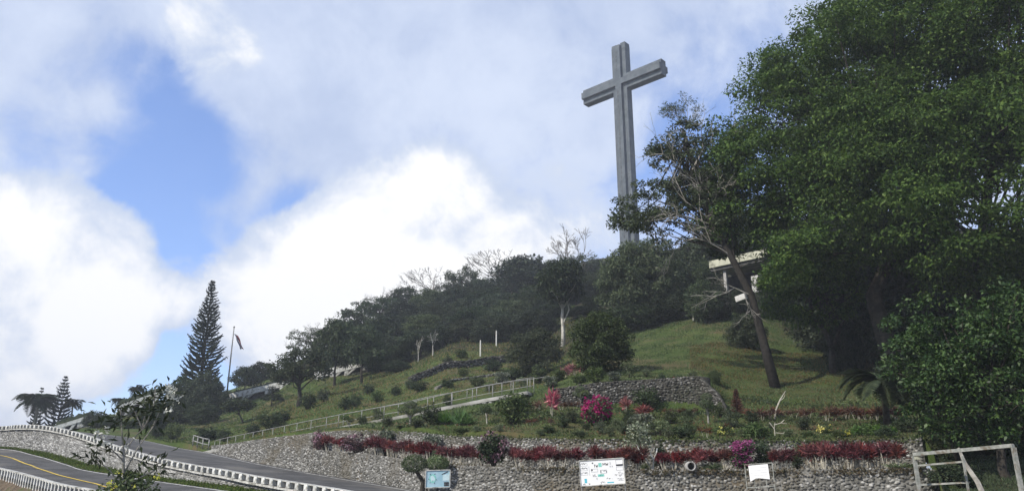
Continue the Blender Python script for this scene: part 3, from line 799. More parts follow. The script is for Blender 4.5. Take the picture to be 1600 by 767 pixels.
# ------------------------------------------------------------------ terraces with white parapets on the upper road
def terrace(a, b, beam_h, legs, label, plant_h=1.0, leg_h=1.0, seed=1, endpanel=False):
    A, B = pt(*a), pt(*b)
    base = A.lerp(B, .5); base.z = float(Hf(base.x, base.y))
    root = thing('terrace_parapet', base, label, 'parapet')
    d = (B - A); dn = d.normalized(); back = Vector((-dn.y, dn.x, 0)).normalized()
    if back.y < 0: back = -back
    z = Vector((0, 0, 1))
    m = MB(); m.bar(A, B, .5, beam_h); m.build('beam', M['white'], root, base)
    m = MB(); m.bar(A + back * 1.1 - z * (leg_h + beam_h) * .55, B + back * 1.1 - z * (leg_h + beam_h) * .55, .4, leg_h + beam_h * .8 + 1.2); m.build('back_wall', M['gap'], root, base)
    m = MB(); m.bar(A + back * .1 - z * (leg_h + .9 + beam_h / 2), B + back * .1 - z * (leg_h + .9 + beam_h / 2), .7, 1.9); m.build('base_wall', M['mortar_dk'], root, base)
    for t in legs:
        p = A.lerp(B, t) - z * (beam_h / 2); q = p - z * leg_h - dn * .7
        m = MB()
        for s in ((-1, 1) if 0 < t < 1 and leg_h < .9 else (1,)):
            p2 = p + dn * (.55 * s if 0 < t < 1 and leg_h < .9 else 0)
            v = [p2 - dn * .28, p2 + dn * .28, q + dn * .2, q - dn * .2]
            m.add([x - back * .2 for x in v] + [x + back * .2 for x in v], [(3, 2, 1, 0), (4, 5, 6, 7), (0, 1, 5, 4), (1, 2, 6, 5), (2, 3, 7, 6), (3, 0, 4, 7)])
        m.build('leg', M['white'], root, base)
    if endpanel:
        m = MB(); p = B - z * (beam_h / 2 + leg_h * .75); m.obox(p - dn * .4 + back * .2, dn * .9, back * .35, z * leg_h * .8); m.build('end_panel', M['white_old'], root, base)
    m = MB(); m.bar(A + back * 1.3 + z * (beam_h / 2 + plant_h * .25), B + back * 1.3 + z * (beam_h / 2 + plant_h * .25), 2.2, plant_h * .55); m.build('roof_bed', M['roof_grass'], root, base)
    rg = np.random.default_rng(seed)
    n = int(d.length * 6)
    C = np.array([tuple(A.lerp(B, t) + back * (.8 + 2.5 * q) + z * (beam_h * .5 + plant_h * q * .75)) for t, q in zip(rg.random(n), rg.random(n))])
    v, f = cloud(rg, C, np.full(n, .6), 26, .5, .26, .5)
    link('planting', mesh_np('planting', v - np.array(base), f, M['leaf_dark']), None, root)
    return root
terrace((86, 668.5, 135), (137, 652.5, 134), .55, (.3, .62, .98), 'small white parapet on the skyline at far left beside the palms', 1.1, 1.0, 2, True)
terrace((186, 637, 135), (249, 615.5, 134), .75, (.02, .3, .62, .96), 'white parapet with slanting legs under the roof garden left of the tall pine', 1.3, 1.25, 3)
terrace((352, 621, 123), (452, 597.5, 119), .8, (.02, .37, .72, .95), 'white parapet with a forked support right of the tall pine', .5, .75, 4)
terrace((492, 587, 106), (578, 563.5, 104.5), .85, (.12, .4, .66, .98), 'broken white parapet half hidden behind tree trunks on the slope', .4, .8, 5)

# ------------------------------------------------------------------ shrine building under the trees
def make_building():
    A, B = pt(1108, 413.5, 79.2), pt(1199, 394, 76)
    base = on(1145, 82); root = thing('shrine_building', base, 'low flat roofed building half hidden under the trees on the hilltop lawn', 'building')
    d = (B - A); d.z = 0; dn = d.normalized(); bk = Vector((-dn.y, dn.x, 0)); bk = bk if bk.y > 0 else -bk
    z = Vector((0, 0, 1))
    zr = (A.z + B.z) / 2
    A = Vector((A.x, A.y, A.z)); 
    m = MB(); m.bar(A + bk * 5, B + bk * 5, 10, .75); m.build('roof', M['cream'], root, base)
    m = MB(); m.bar(A + bk * .4 - z * .55, B + bk * .4 - z * .55, .3, .3); m.build('soffit_beam', M['gap'], root, base)  # dark tone stands in for the shade under the roof edge
    m = MB(); zb = base.z - 3
    m.obox((A + B) / 2 + bk * 6 + z * ((zb + zr - .8) / 2 - (A.z + B.z) / 2), dn * d.length * .47, bk * 3, z * ((zr - .8 - zb) / 2)); m.build('wall', M['black'], root, base)  # coloured black for the shade beneath the roof
    for t, mat in ((.2, 'pipe'),):
        p = A.lerp(B, t) + bk * .8; m = MB(); top = p.z - .376
        m.obox(Vector((p.x, p.y, (top + base.z - 2) / 2)), dn * .16, bk * .16, z * (top - base.z + 2) / 2); m.build('column', M[mat], root, base)  # greyed in its colour for the shade it stands in
    a, b = pt(1174, 431, 77.5), pt(1191, 456, 77.5)
    m = MB(); m.obox((a + b) / 2, dn * ((b - a).dot(dn) / 2 + .1), bk * .12, z * abs(a.z - b.z) / 2); m.build('wall_panel', M['white'], root, base)
    m = MB(); a = pt(1193, 443, 77.6); m.obox(a, dn * .16, bk * .14, z * .85); m.build('door_jamb', M['white_old'], root, base)
    a, b = pt(1150, 468, 76), pt(1166, 462, 75.5)
    m = MB(); m.bar(a, b, .3, .55); m.build('terrace_kerb', M['white'], root, base)
make_building()
def white_fence():
    A, B = hit(1083, 501), hit(1126, 492); base = A.lerp(B, .5)
    root = thing('white_fence', base, 'short white picket fence at the top edge of the open lawn', 'fence')
    z = Vector((0, 0, 1)); m = MB(); m.bar(A + z * .95, B + z * .95, .08, .1); m.bar(A + z * .25, B + z * .25, .08, .1); m.build('rail', M['white'], root, base)
    pb = MB(); pb.box((0, 0, .5), .12, .06, 1.05); me = pb.mesh('picket', M['white'])
    for t in np.linspace(0, 1, 11):
        o = link('picket', me, None, root); o.location = A.lerp(B, t) - base - Vector((0, .08, 0))
white_fence()

# ------------------------------------------------------------------ flagpole
def flagpole():
    p = on(356, 121.5, 600); base = Vector(p); root = thing('flagpole', base, 'tall grey flagpole standing right of the tall pine', 'flagpole')
    top = pt(367, 512, 121.5); h = top.z - base.z
    m = MB(); m.tube([(0, 0, -.5), (0, 0, h * .5), (0, 0, h)], [.13, .11, .075], 8); m.build('pole', M['metal'], root, smooth=True)
    m = MB(); m.tube([(0, 0, h), (0, 0, h + .12), (0, 0, h + .25)], [.1, .16, .05], 8); m.build('finial', M['metal'], root, smooth=True)
    fl = thing('flag', base + Vector((.1, 0, h - .9)), 'limp red and blue flag hanging from the flagpole', 'flag')
    s = mpp(367, 512, 121.5)
    def strip(x0, x1, name, mat):
        V, F = [], []
        rows, cs = 12, 5
        for i in range(rows + 1):
            t = i / rows
            for j in range(cs + 1):
                q = x0 + (x1 - x0) * j / cs
                x = (q * .55 + t * 1.15) * (1 if t < .95 else .97) * 1.0
                V.append((x + .05 * math.sin(t * 9 + q * 5), .12 * math.sin(q * 12 + t * 5), -t * 2.2 - q * .25 - .12 * t * math.sin(q * 6)))
        for i in range(rows):
            for j in range(cs): F.append((i * (cs + 1) + j, i * (cs + 1) + j + 1, (i + 1) * (cs + 1) + j + 1, (i + 1) * (cs + 1) + j))
        link(name, mesh_np(name, V, F, mat, True), None, fl)
    strip(0, .33, 'blue_band', m_noise('flag_blue', (.04, .05, .16), (.06, .07, .2), 3, .8))
    strip(.33, .66, 'white_part', m_noise('flag_white', (.5, .48, .46), (.6, .58, .55), 3, .8))
    strip(.66, 1.1, 'red_band', m_noise('flag_red', (.28, .03, .04), (.36, .05, .06), 3, .8))
flagpole()
def small_post(px, py, hp, label, w=.16):
    b = hit(px, py); s = scale_at(b); m = MB(); h = hp * s
    m.tube([(0, 0, -.2), (0, 0, h * .9), (0, 0, h)], [w / 2, w / 2, w / 3], 6)
    tag(m.build('marker_post', M['bark_white'], None), label, 'post').location = b
small_post(750.5, 557, 26, 'thin white post on the slope below the dark wood, left of its twin')
small_post(775.5, 541, 25, 'thin white post nearest the dark wood, left of the round grey bush')
def lamp():
    b = on(957, 150); h = pt(958, 409, 150).z - b.z
    root = thing('lamp_post', b, 'small twin floodlight post on the hilltop left of the cross', 'lamp post')
    m = MB(); m.tube([(0, 0, -.5), (0, 0, h)], .11, 6); m.build('pole', M['metal_old'], root)
    for dx in (-.55, .45):
        m = MB(); m.bar((0, 0, h - .3 + dx * .3), (dx, 0, h - .2), .08, .08); m.obox((dx, 0, h), (.3, 0, .1), (0, .2, 0), (0, 0, .3)); m.build('lamp_head', M['gap'], root)
lamp()

# ------------------------------------------------------------------ boards before the wall, pipe, goal frame
BLACK = m_noise('print_dark', (.03, .03, .035), (.06, .06, .065), 20, .7)
GREYP = m_noise('print_grey', (.28, .28, .29), (.38, .38, .39), 20, .7)
TEAL = m_noise('print_teal', (.16, .50, .42), (.26, .60, .52), 9, .7)
CYAN = m_noise('print_cyan', (.08, .42, .52), (.14, .50, .60), 9, .7)
BOARD = m_noise('board_white', (.78, .78, .77), (.82, .82, .81), 2, .5)
def frame_of(tl, tr, bl):
    o = Vector(tl); ux = Vector(tr) - o; uy = Vector(bl) - o
    n = ux.cross(uy).normalized()
    if n.y > 0: n = -n
    return o, ux, uy, n
class Print:
    """flat print laid 3 mm in front of a board; u, v run 0..1 from its top left corner"""
    def __init__(s, o, ux, uy, n, lift=.004): s.o, s.ux, s.uy, s.n, s.lift = o, ux, uy, n, lift; s.g = {}
    def quad(s, mat, pts):
        m = s.g.setdefault(mat, MB()); m.add([s.o + s.ux * u + s.uy * v + s.n * s.lift for u, v in pts], [tuple(range(len(pts)))])
    def rect(s, mat, u0, v0, u1, v1): s.quad(mat, [(u0, v0), (u1, v0), (u1, v1), (u0, v1)])
    def line(s, mat, a, b, w):
        asp = s.ux.length / s.uy.length
        dx, dy = (b[0] - a[0]) * asp, b[1] - a[1]; L = math.hypot(dx, dy) or 1
        nx, ny = -dy / L * w / 2 / asp, dx / L * w / 2
        s.quad(mat, [(a[0] + nx, a[1] + ny), (b[0] + nx, b[1] + ny), (b[0] - nx, b[1] - ny), (a[0] - nx, a[1] - ny)])
    def box(s, mat, u0, v0, u1, v1, w=.012):
        for a, b in (((u0, v0), (u1, v0)), ((u1, v0), (u1, v1)), ((u1, v1), (u0, v1)), ((u0, v1), (u0, v0))): s.line(mat, a, b, w)
    def text(s, mat, txt, u, v, h, w):
        G = {'M': [(0, 1, 0, 0), (0, 0, .5, .6), (.5, .6, 1, 0), (1, 0, 1, 1)], 'W': [(0, 0, .25, 1), (.25, 1, .5, .4), (.5, .4, .75, 1), (.75, 1, 1, 0)],
             'E': [(0, 0, 0, 1), (0, 0, .9, 0), (0, .5, .7, .5), (0, 1, .9, 1)], 'L': [(0, 0, 0, 1), (0, 1, .9, 1)], 'T': [(0, 0, 1, 0), (.5, 0, .5, 1)],
             'I': [(.5, 0, .5, 1)], 'B': [(0, 0, 0, 1), (0, 0, .8, .1), (.8, .1, .1, .5), (.1, .5, .9, .75), (.9, .75, 0, 1)], ' ': []}
        for ch in txt:
            for x0, y0, x1, y1 in G[ch]: s.line(mat, (u + x0 * w, v + y0 * h), (u + x1 * w, v + y1 * h), h * .2)
            u += w * 1.35
    def scribble(s, mat, u0, v0, u1, v1, n, seed):
        r = random.Random(seed)
        for i in range(n):
            a = (r.uniform(u0, u1), r.uniform(v0, v1)); s.line(mat, a, (min(u1, a[0] + r.uniform(.01, .03)), a[1] + r.uniform(-.02, .03)), .014)
    def build(s, parent, base):
        base = Vector(base)
        for k, (mat, m) in enumerate(s.g.items()): m.build('print', mat, parent, base, kind='stuff')
def slab(mb, o, ux, uy, n, t):
    v = [o, o + ux, o + ux + uy, o + uy]; mb.add(v + [x - n * t for x in v], [(0, 1, 2, 3), (7, 6, 5, 4), (0, 4, 5, 1), (1, 5, 6, 2), (2, 6, 7, 3), (3, 7, 4, 0)])
def white_board():
    D = 26.2
    o, ux, uy, n = frame_of(pt(904.5, 719.5, D), pt(973.5, 714.8, D - .15), pt(907.5, 759, D))
    base = (o + ux * .5 + uy); base.z = -.3
    root = thing('notice_board', base, 'large white notice board with teal and black print before the stone wall', 'notice board')
    m = MB(); slab(m, o, ux, uy, n, .03); panel = m.build('panel', BOARD, root, base)
    fr = MB(); e = n * .006
    for a, b in ((o, o + ux), (o + ux, o + ux + uy), (o + ux + uy, o + uy), (o + uy, o)): fr.bar(a + e, b + e, .03, .035, n)
    fr.build('frame', M['white_old'], root, base)
    P = Print(o, ux, uy, n)
    P.text(BLACK, 'TW', .33, .20, .10, .036); P.rect(BLACK, .365, .16, .41, .24) if False else None
    P.rect(BLACK, .29, .10, .32, .15); P.rect(TEAL, .435, .14, .505, .29)
    P.text(BLACK, 'MW', .535, .15, .10, .05); P.text(GREYP, 'I', .685, .12, .11, .03); P.text(GREYP, 'B', .69, .28, .05, .02); P.text(GREYP, 'B', .735, .28, .05, .02)
    P.box(GREYP, .265, .36, .41, .48); P.rect(BLACK, .265, .37, .295, .43); P.box(GREYP, .47, .42, .61, .55)
    P.rect(BLACK, .47, .43, .485, .53); P.rect(BLACK, .595, .46, .61, .53); P.scribble(BLACK, .50, .42, .59, .47, 7, 2)
    P.text(GREYP, 'WL', .29, .57, .09, .04); P.rect(TEAL, .405, .58, .545, .67); P.scribble(BLACK, .42, .59, .53, .65, 5, 3)
    P.rect(CYAN, .095, .72, .15, .89); P.scribble(BLACK, .04, .92, .22, .96, 7, 4)
    P.line(GREYP, (.215, .24), (.225, .62), .012)
    for v in (.10, .28, .46): P.box(GREYP, .03, v + .02, .18, v + .12, .010); P.scribble(BLACK, .035, v, .17, v + .06, 9, int(v * 90))
    P.box(GREYP, .83, .06, .98, .30); P.rect(BLACK, .83, .235, .985, .30); P.box(GREYP, .83, .34, .98, .47)
    P.scribble(GREYP, .86, .50, .97, .72, 22, 8); P.scribble(BLACK, .78, .63, .84, .66, 5, 9); P.scribble(GREYP, .83, .78, .97, .88, 20, 10)
    P.scribble(BLACK, .58, .75, .72, .78, 9, 11); P.scribble(GREYP, .45, .86, .57, .95, 14, 12); P.rect(CYAN, .60, .90, .75, .945); P.scribble(GREYP, .36, .72, .39, .77, 4, 13)
    P.build(panel, base)
    for u in (.02, .99):
        p = o + ux * u - n * .05; q = p + uy * 1.02; m = MB(); m.tube([(q.x, q.y, -.3), (q.x, q.y, p.z)], .022, 6); m.build('post', M['metal'], root, base)
white_board()
def blue_board():
    D = 26.6
    o, ux, uy, n = frame_of(pt(665.5, 734.5, D), pt(703.5, 733.5, D), pt(664.5, 761.5, D))
    base = (o + ux * .5 + uy); base.z = -.3
    root = thing('notice_board', base, 'small blue board with a globe emblem before the stone wall', 'notice board')
    m = MB(); slab(m, o, ux, uy, n, .03); panel = m.build('panel', m_noise('board_blue', (.30, .48, .55), (.40, .56, .63), 3, .6), root, base)
    fr = MB(); e = n * .006
    for a, b in ((o, o + ux), (o + ux, o + ux + uy), (o + ux + uy, o + uy), (o + uy, o)): fr.bar(a + e, b + e, .03, .035, n)
    fr.build('frame', M['white_old'], root, base)
    P = Print(o, ux, uy, n)
    c = (.29, .48); asp = ux.length / uy.length
    P.quad(TEAL, [(c[0] + .20 * math.cos(a) / asp, c[1] + .26 * math.sin(a)) for a in np.linspace(0, 2 * math.pi, 20)[:-1]])
    P2 = Print(o, ux, uy, n, .008); pale = m_noise('print_pale', (.5, .66, .68), (.58, .72, .74), 3, .7)
    P2.quad(pale, [(c[0] + x, c[1] + y) for x, y in ((-.1, -.12), (-.02, -.2), (.06, -.1), (.11, .02), (.07, .18), (.0, .08), (-.03, .2), (-.08, .06))])
    for a in (.2, 1.0, 2.2, 3.0, 4.0, 5.2): P2.line(BLACK, (c[0] + .21 * math.cos(a) / asp, c[1] + .27 * math.sin(a)), (c[0] + .27 * math.cos(a + .1) / asp, c[1] + .34 * math.sin(a + .1)), .03)
    P2.line(BLACK, (.66, .26), (.90, .10), .05); P2.rect(pale, .70, .26, .97, .62); P2.rect(BLACK, .76, .70, .96, .93); P2.scribble(GREYP, .68, .3, .95, .7, 16, 5); P2.scribble(pale, .77, .72, .95, .9, 7, 6)
    P.build(panel, base); P2.build(panel, base)
    for u in (.06, .50):
        p = o + ux * u - n * .06; m = MB(); m.tube([(p.x, p.y, -.3), (p.x, p.y, p.z)], .035, 6); m.build('post', M['bark'], root, base)
blue_board()
def torn_board():
    D = 25.4
    o, ux, uy, n = frame_of(pt(1163.5, 725.5, D), pt(1206.5, 722.5, D - .1), pt(1170, 790, D))
    base = (o + ux * .5 + uy); base.z = -.3
    root = thing('notice_board', base, 'grey metal frame with a torn white sheet under the pink bush', 'notice board')
    fr = MB()
    for a, b in ((o, o + ux), (o, o + uy), (o + ux, o + ux + uy), (o + uy * .56, o + uy * .56 + ux)): fr.bar(a, b, .028, .028, n)
    fr.build('frame', M['metal_old'], root, base)
    P = Print(o, ux, uy, n, .02)
    pa = m_noise('sheet_white', (.74, .74, .73), (.8, .8, .79), 3, .6)
    mb = MB()
    for l in (.020, .014): mb.add([o + ux * u + uy * v + n * l for u, v in ((.13, .03), (.84, .02), (.86, .39), (.50, .35), (.37, .345), (.15, .42))], [(0, 1, 2, 3, 4, 5) if l > .015 else (5, 4, 3, 2, 1, 0)])
    panel = mb.build('torn_sheet', pa, root, base)
    P.lift = .024
    for i in range(4): P.line(GREYP, (.2, .10 + .06 * i), (.78, .095 + .06 * i), .003)
    P.build(panel, base)
    m = MB()
    for u in (.3, .72): a = o + ux * u + uy * .3 - n * .03; m.tube([a, a + uy * .8], .015, 5)
    m.build('batten', M['metal_old'], root, base)
torn_board()
def drain():
    c = pt(1080, 728, 27.55); m = MB(); r = mpp(1080, 728, 27.5)
    base = c; root = thing('drain_pipe', base, 'round concrete drain pipe end sticking out of the front wall top', 'pipe')
    ax = Vector((-.05, -1, -.03)).normalized(); a1 = Vector((1, 0, 0)); a1 = (a1 - ax * a1.dot(ax)).normalized(); a2 = ax.cross(a1)
    K = 20; V = []; F = []
    for (d, rad) in ((-.5, 7.2), (.05, 7.2), (.05, 5.5), (-.5, 5.5)):
        for k in range(K):
            t = 2 * math.pi * k / K; V.append(ax * d + (a1 * math.cos(t) + a2 * math.sin(t)) * rad * r)
    for i in range(3):
        for k in range(K): F.append((i * K + k, i * K + (k + 1) % K, (i + 1) * K + (k + 1) % K, (i + 1) * K + k))
    link('pipe_ring', mesh_np('pipe_ring', [tuple(v) for v in V], F, M['pipe'], False), None, root)
    V = [tuple(ax * -.3 + (a1 * math.cos(2 * math.pi * k / K) + a2 * math.sin(2 * math.pi * k / K)) * 5.49 * r) for k in range(K)]
    me = bpy.data.meshes.new('bore'); me.from_pydata(V, [], [tuple(range(K))]); link('bore', me, M['gap'], root)
drain()
def goal():
    D = 19.5
    tl, tr = pt(1428, 709.5, D), pt(1583, 695.5, D - 1.6)
    base = (tl + tr) / 2; base.z = 0
    root = thing('goal_frame', base, 'old white pipe goal frame standing at the right edge', 'goal frame')
    m = MB(); m.bar(tl, tr, .068, .068); m.build('crossbar', M['metal_old'], root, base)
    for p in (tl, tr):
        m = MB(); m.bar((p.x, p.y, -.3), (p.x, p.y, p.z - .035), .068, .068, (0, 1, 0)); m.build('post', M['metal_old'], root, base)
    # rear frame, lower and further back
    a, b = pt(1433, 727, D + .5), pt(1508, 720.5, D + .1); a2, b2 = pt(1437.5, 757, D + .5), pt(1515, 753, D + .1)
    for p, q in ((a, b), (a2, b2)):
        m = MB(); m.bar(p, q, .038, .038); m.build('rail', M['metal_old'], root, base)
    m = MB(); q = pt(1504, 712, D + .05); m.bar((q.x, q.y, -.3), (q.x, q.y, q.z), .038, .038, (0, 1, 0)); m.build('upright', M['metal_old'], root, base)
    m = MB(); p = pt(1433, 715, D - .06); m.box(p, .10, .04, .06); m.build('corner_plate', M['cream'], root, base)
    # leaning dead pole behind
    p, q = pt(1498, 700, D + 2.2), pt(1545, 790, D + 1.4); m = MB(); k = p.lerp(q, .3) + Vector((-.05, 0, .03))
    m.tube([p, k, p.lerp(q, .6) + Vector((.03, 0, 0)), q], [.03, .05, .06, .07], 6); base2 = Vector((q.x, q.y, q.z))
    tag(m.build('dead_branch', M['bark_grey'], None, base2), 'bleached dead branch leaning behind the goal frame', 'branch').location = base2
goal()
# ------------------------------------------------------------------ plant prototypes (each about life size or 10 m tall, at the origin)
def dims(root, h, w): root['_h'] = h; root['_w'] = w; return root
def limbs(mb, rng, trunk, targets, r0, r1=.02, k=4, wob=.12, lo=.35):
    """limbs from along the trunk to the targets"""
    T = [Vector(t) for t in trunk]
    for t in targets:
        t = Vector(t); f = lo + (1 - lo) * rng.random() ** .7
        q = f * (len(T) - 1); i = min(int(q), len(T) - 2); s = T[i].lerp(T[i + 1], q - i)
        L = (t - s).length
        a = s.lerp(t, .35) + Vector(rng.normal(size=3) * wob * L * .5) + Vector((0, 0, -.04 * L)); b = s.lerp(t, .7) + Vector(rng.normal(size=3) * wob * L * .5)
        mb.tube([s, a, b, t], [r0 * (1.1 - .6 * f), r0 * .6, r0 * .35, r1], k, False)
RMIN = [.006]
def branching(mb, rng, p, d, L, r, depth, spread=.55, upb=.12, k=3, n=(2, 3), shrink=.74, tips=None):
    q1 = p + d * L * .5 + Vector(rng.normal(size=3)) * L * .05
    q2 = q1 + (d + Vector(rng.normal(size=3)) * .12).normalized() * L * .5
    r = max(r, RMIN[0])
    mb.tube([p, q1, q2], [r, r * .85, max(r * .68, RMIN[0] * .8)], max(k, 3), False)
    if depth == 0:
        if tips is not None: tips.append(q2)
        return
    for i in range(int(rng.integers(n[0], n[1] + 1))):
        dd = (d + Vector(rng.normal(size=3)) * spread + Vector((0, 0, upb))).normalized()
        branching(mb, rng, q2 if i < 2 else q1, dd, L * shrink * rng.uniform(.75, 1.2), r * .62, depth - 1, spread, upb, k, n, shrink, tips)
def tree_proto(name, label, cat, seed, ells, nc, cr, nl, L, Wd, trunk, tr, leafmat, bark, nlimb=16, flat=.65, h=10, w=9, crown='crown', inner=.5, droop=.3, extra_bare=0):
    def make():
        rng = np.random.default_rng(seed)
        root = thing(name, (0, 0, 0), label, cat)
        C = ell_points(rng, ells, nc, inner)
        Rd = cr * (.65 + .7 * rng.random(nc))
        v, f = cloud(rng, C, Rd, nl, L, Wd, flat, .25, droop)
        mb = MB(); n = len(trunk)
        mb.tube(trunk, [tr * (1.25 if i == 0 else 1 - .6 * i / (n - 1)) for i in range(n)], 8)
        limbs(mb, rng, trunk, [C[i] for i in rng.choice(nc, min(nc, nlimb), replace=False)], tr * .45)
        for _ in range(extra_bare):
            e = ells[rng.integers(len(ells))]; d = Vector(unit(rng.normal(size=3) + np.array([0, 0, .9])))
            p = Vector(e[:3]) + Vector((d.x * e[3], d.y * e[4], d.z * e[5])) * .7
            branching(mb, rng, p, d, h * .09, tr * .16, 3, .5, .1, 3)
        mb.build('trunk', bark, root, smooth=True)
        link(crown, mesh_np(crown, v, f, leafmat), None, root)
        return dims(root, h, w)
    return Proto(make)
EL_round = [(0, 0, 6.2, 4, 4, 3.4), (1.8, .6, 5.2, 2.8, 2.8, 2.6), (-1.9, -.4, 5.0, 2.8, 2.8, 2.5), (.2, .5, 8.0, 2.6, 2.6, 1.9)]
EL_tall = [(0, 0, 7.4, 2.7, 2.7, 2.5), (.9, -.5, 5.4, 2.6, 2.6, 2.0), (-1.0, .4, 4.6, 2.4, 2.4, 1.7)]
EL_umb = [(0, 0, 7.6, 5.4, 5.4, 1.6), (2.6, .4, 6.6, 3.0, 3.0, 1.3), (-2.8, -.3, 6.3, 3.0, 3.0, 1.4), (.4, .2, 8.6, 3.4, 3.4, 1.1)]
EL_low = [(0, 0, 3.6, 4.2, 4.2, 3.4), (2.4, .3, 2.6, 2.6, 2.6, 2.4), (-2.4, -.5, 2.7, 2.6, 2.6, 2.5), (-.5, .2, 5.6, 2.5, 2.5, 1.9)]
T3 = [(0, 0, -.4), (.15, .1, 2.2), (-.1, 0, 4.6), (.2, -.1, 7.4)]
G_WOOD = 'trees of the dark wood on the hillside'
P_dense = tree_proto('broadleaf_tree', 'tree', 'tree', 41, EL_round, 170, 1.0, 72, .42, .22, T3, .26, M['leaf_dark'], M['bark'], 14)
P_dense2 = tree_proto('broadleaf_tree', 'tree', 'tree', 42, EL_tall, 130, .92, 72, .40, .21, T3, .24, M['leaf_dark'], M['bark'], 14, w=6.6)
P_olive = tree_proto('broadleaf_tree', 'tree', 'tree', 43, EL_round, 150, .95, 72, .38, .19, T3, .26, M['leaf_olive'], M['bark'], 16, inner=.6)
P_umb = tree_proto('spreading_tree', 'tree', 'tree', 44, EL_umb, 140, .72, 54, .34, .17, T3, .26, M['leaf_dark'], M['bark'], 34, .5, h=10, w=11.5, extra_bare=26)
P_umb2 = tree_proto('spreading_tree', 'tree', 'tree', 45, EL_umb, 105, .66, 50, .32, .15, T3, .24, M['leaf_olive'], M['bark'], 40, .5, h=10, w=11.5, extra_bare=34)
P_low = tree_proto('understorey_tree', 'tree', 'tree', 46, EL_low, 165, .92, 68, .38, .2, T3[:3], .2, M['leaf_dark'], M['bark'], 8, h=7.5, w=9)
P_bushtree = tree_proto('round_bush', 'bush', 'bush', 47, [(0, 0, 2.2, 2.6, 2.6, 2.2), (1.2, 0, 1.5, 1.8, 1.8, 1.5), (-1.2, .2, 1.6, 1.8, 1.8, 1.6), (0, -.3, 3.2, 1.7, 1.7, 1.2)], 140, .55, 105, .21, .10, [(0, 0, -.2), (.1, 0, 1.2), (0, 0, 2.4)], .12, M['leaf_olive'], M['bark'], 10, h=4.5, w=5.4, crown='foliage')
def bare_proto(name, seed, h, w, depth, spread, bark, trunkh=.22, nmain=5, leaf=None):
    def make():
        rng = np.random.default_rng(seed)
        root = thing(name, (0, 0, 0), 'tree', 'tree')
        RMIN[0] = .026 if h > 6 else .02
        mb = MB(); th = h * trunkh; tips = []
        mb.tube([(0, 0, -.5), (.1, 0, th * .5), (0, .05, th)], [h * .03, h * .024, h * .02], 7)
        for i in range(nmain):
            a = 2 * math.pi * (i + rng.random() * .6) / nmain
            d = Vector((math.cos(a) * spread, math.sin(a) * spread, 1)).normalized()
            branching(mb, rng, Vector((0, .05, th * (.8 + .2 * rng.random()))), d, h * .24, h * .011, depth, .34, .10, 3, (2, 3), .72, tips)
        mb.build('trunk', bark, root); RMIN[0] = .006
        if leaf:
            C = np.array([tuple(t) for t in tips]); C = C[rng.random(len(C)) < leaf[0]]
            v, f = cloud(rng, C, np.full(len(C), leaf[1]), leaf[2], leaf[3], leaf[3] * .45, .7)
            link('crown', mesh_np('crown', v, f, leaf[4]), None, root)
        zs = max(t.z for t in tips); xs = max(t.x for t in tips) - min(t.x for t in tips)
        return dims(root, zs, xs)
    return Proto(make)
P_bare = bare_proto('bare_tree', 51, 9.5, 10, 5, .95, M['bark_fade'], .2, 7)
P_bare2 = bare_proto('bare_tree', 52, 9.5, 8, 5, .6, M['bark_fade'], .3, 5)
P_sparse = bare_proto('sparse_tree', 53, 9.5, 8, 4, .75, M['bark'], .2, 5, (.8, .55, 14, .4, M['leaf_dark']))
P_sapling = bare_proto('bare_sapling', 54, 5, 2.2, 3, .28, M['bark_pale'], .4, 3)

def place(proto, base, top_py, wpx, label, group=None, rz=None, px=None, tilt=(0, 0)):
    """stand a prototype on base so that its top shows at top_py and it is wpx wide"""
    first = proto.root is None
    o = proto.put(base, random.uniform(0, 6.28) if rz is None else rz, 1.0, label, group, tilt)
    h, w = proto.h, proto.w
    s = scale_at(base)
    D = dist(base)
    # column of the base
    v = None
    r = base - Vector((0, 0, CZ)); fx = r.x / (r.y * math.cos(PITCH) + r.z * math.sin(PITCH)) * FPX + 800
    hh = pt(fx, top_py, D).z - base.z
    o.scale = (wpx * s / w, wpx * s / w, hh / h)
    return o
def by(px, py): return hit(px, py)

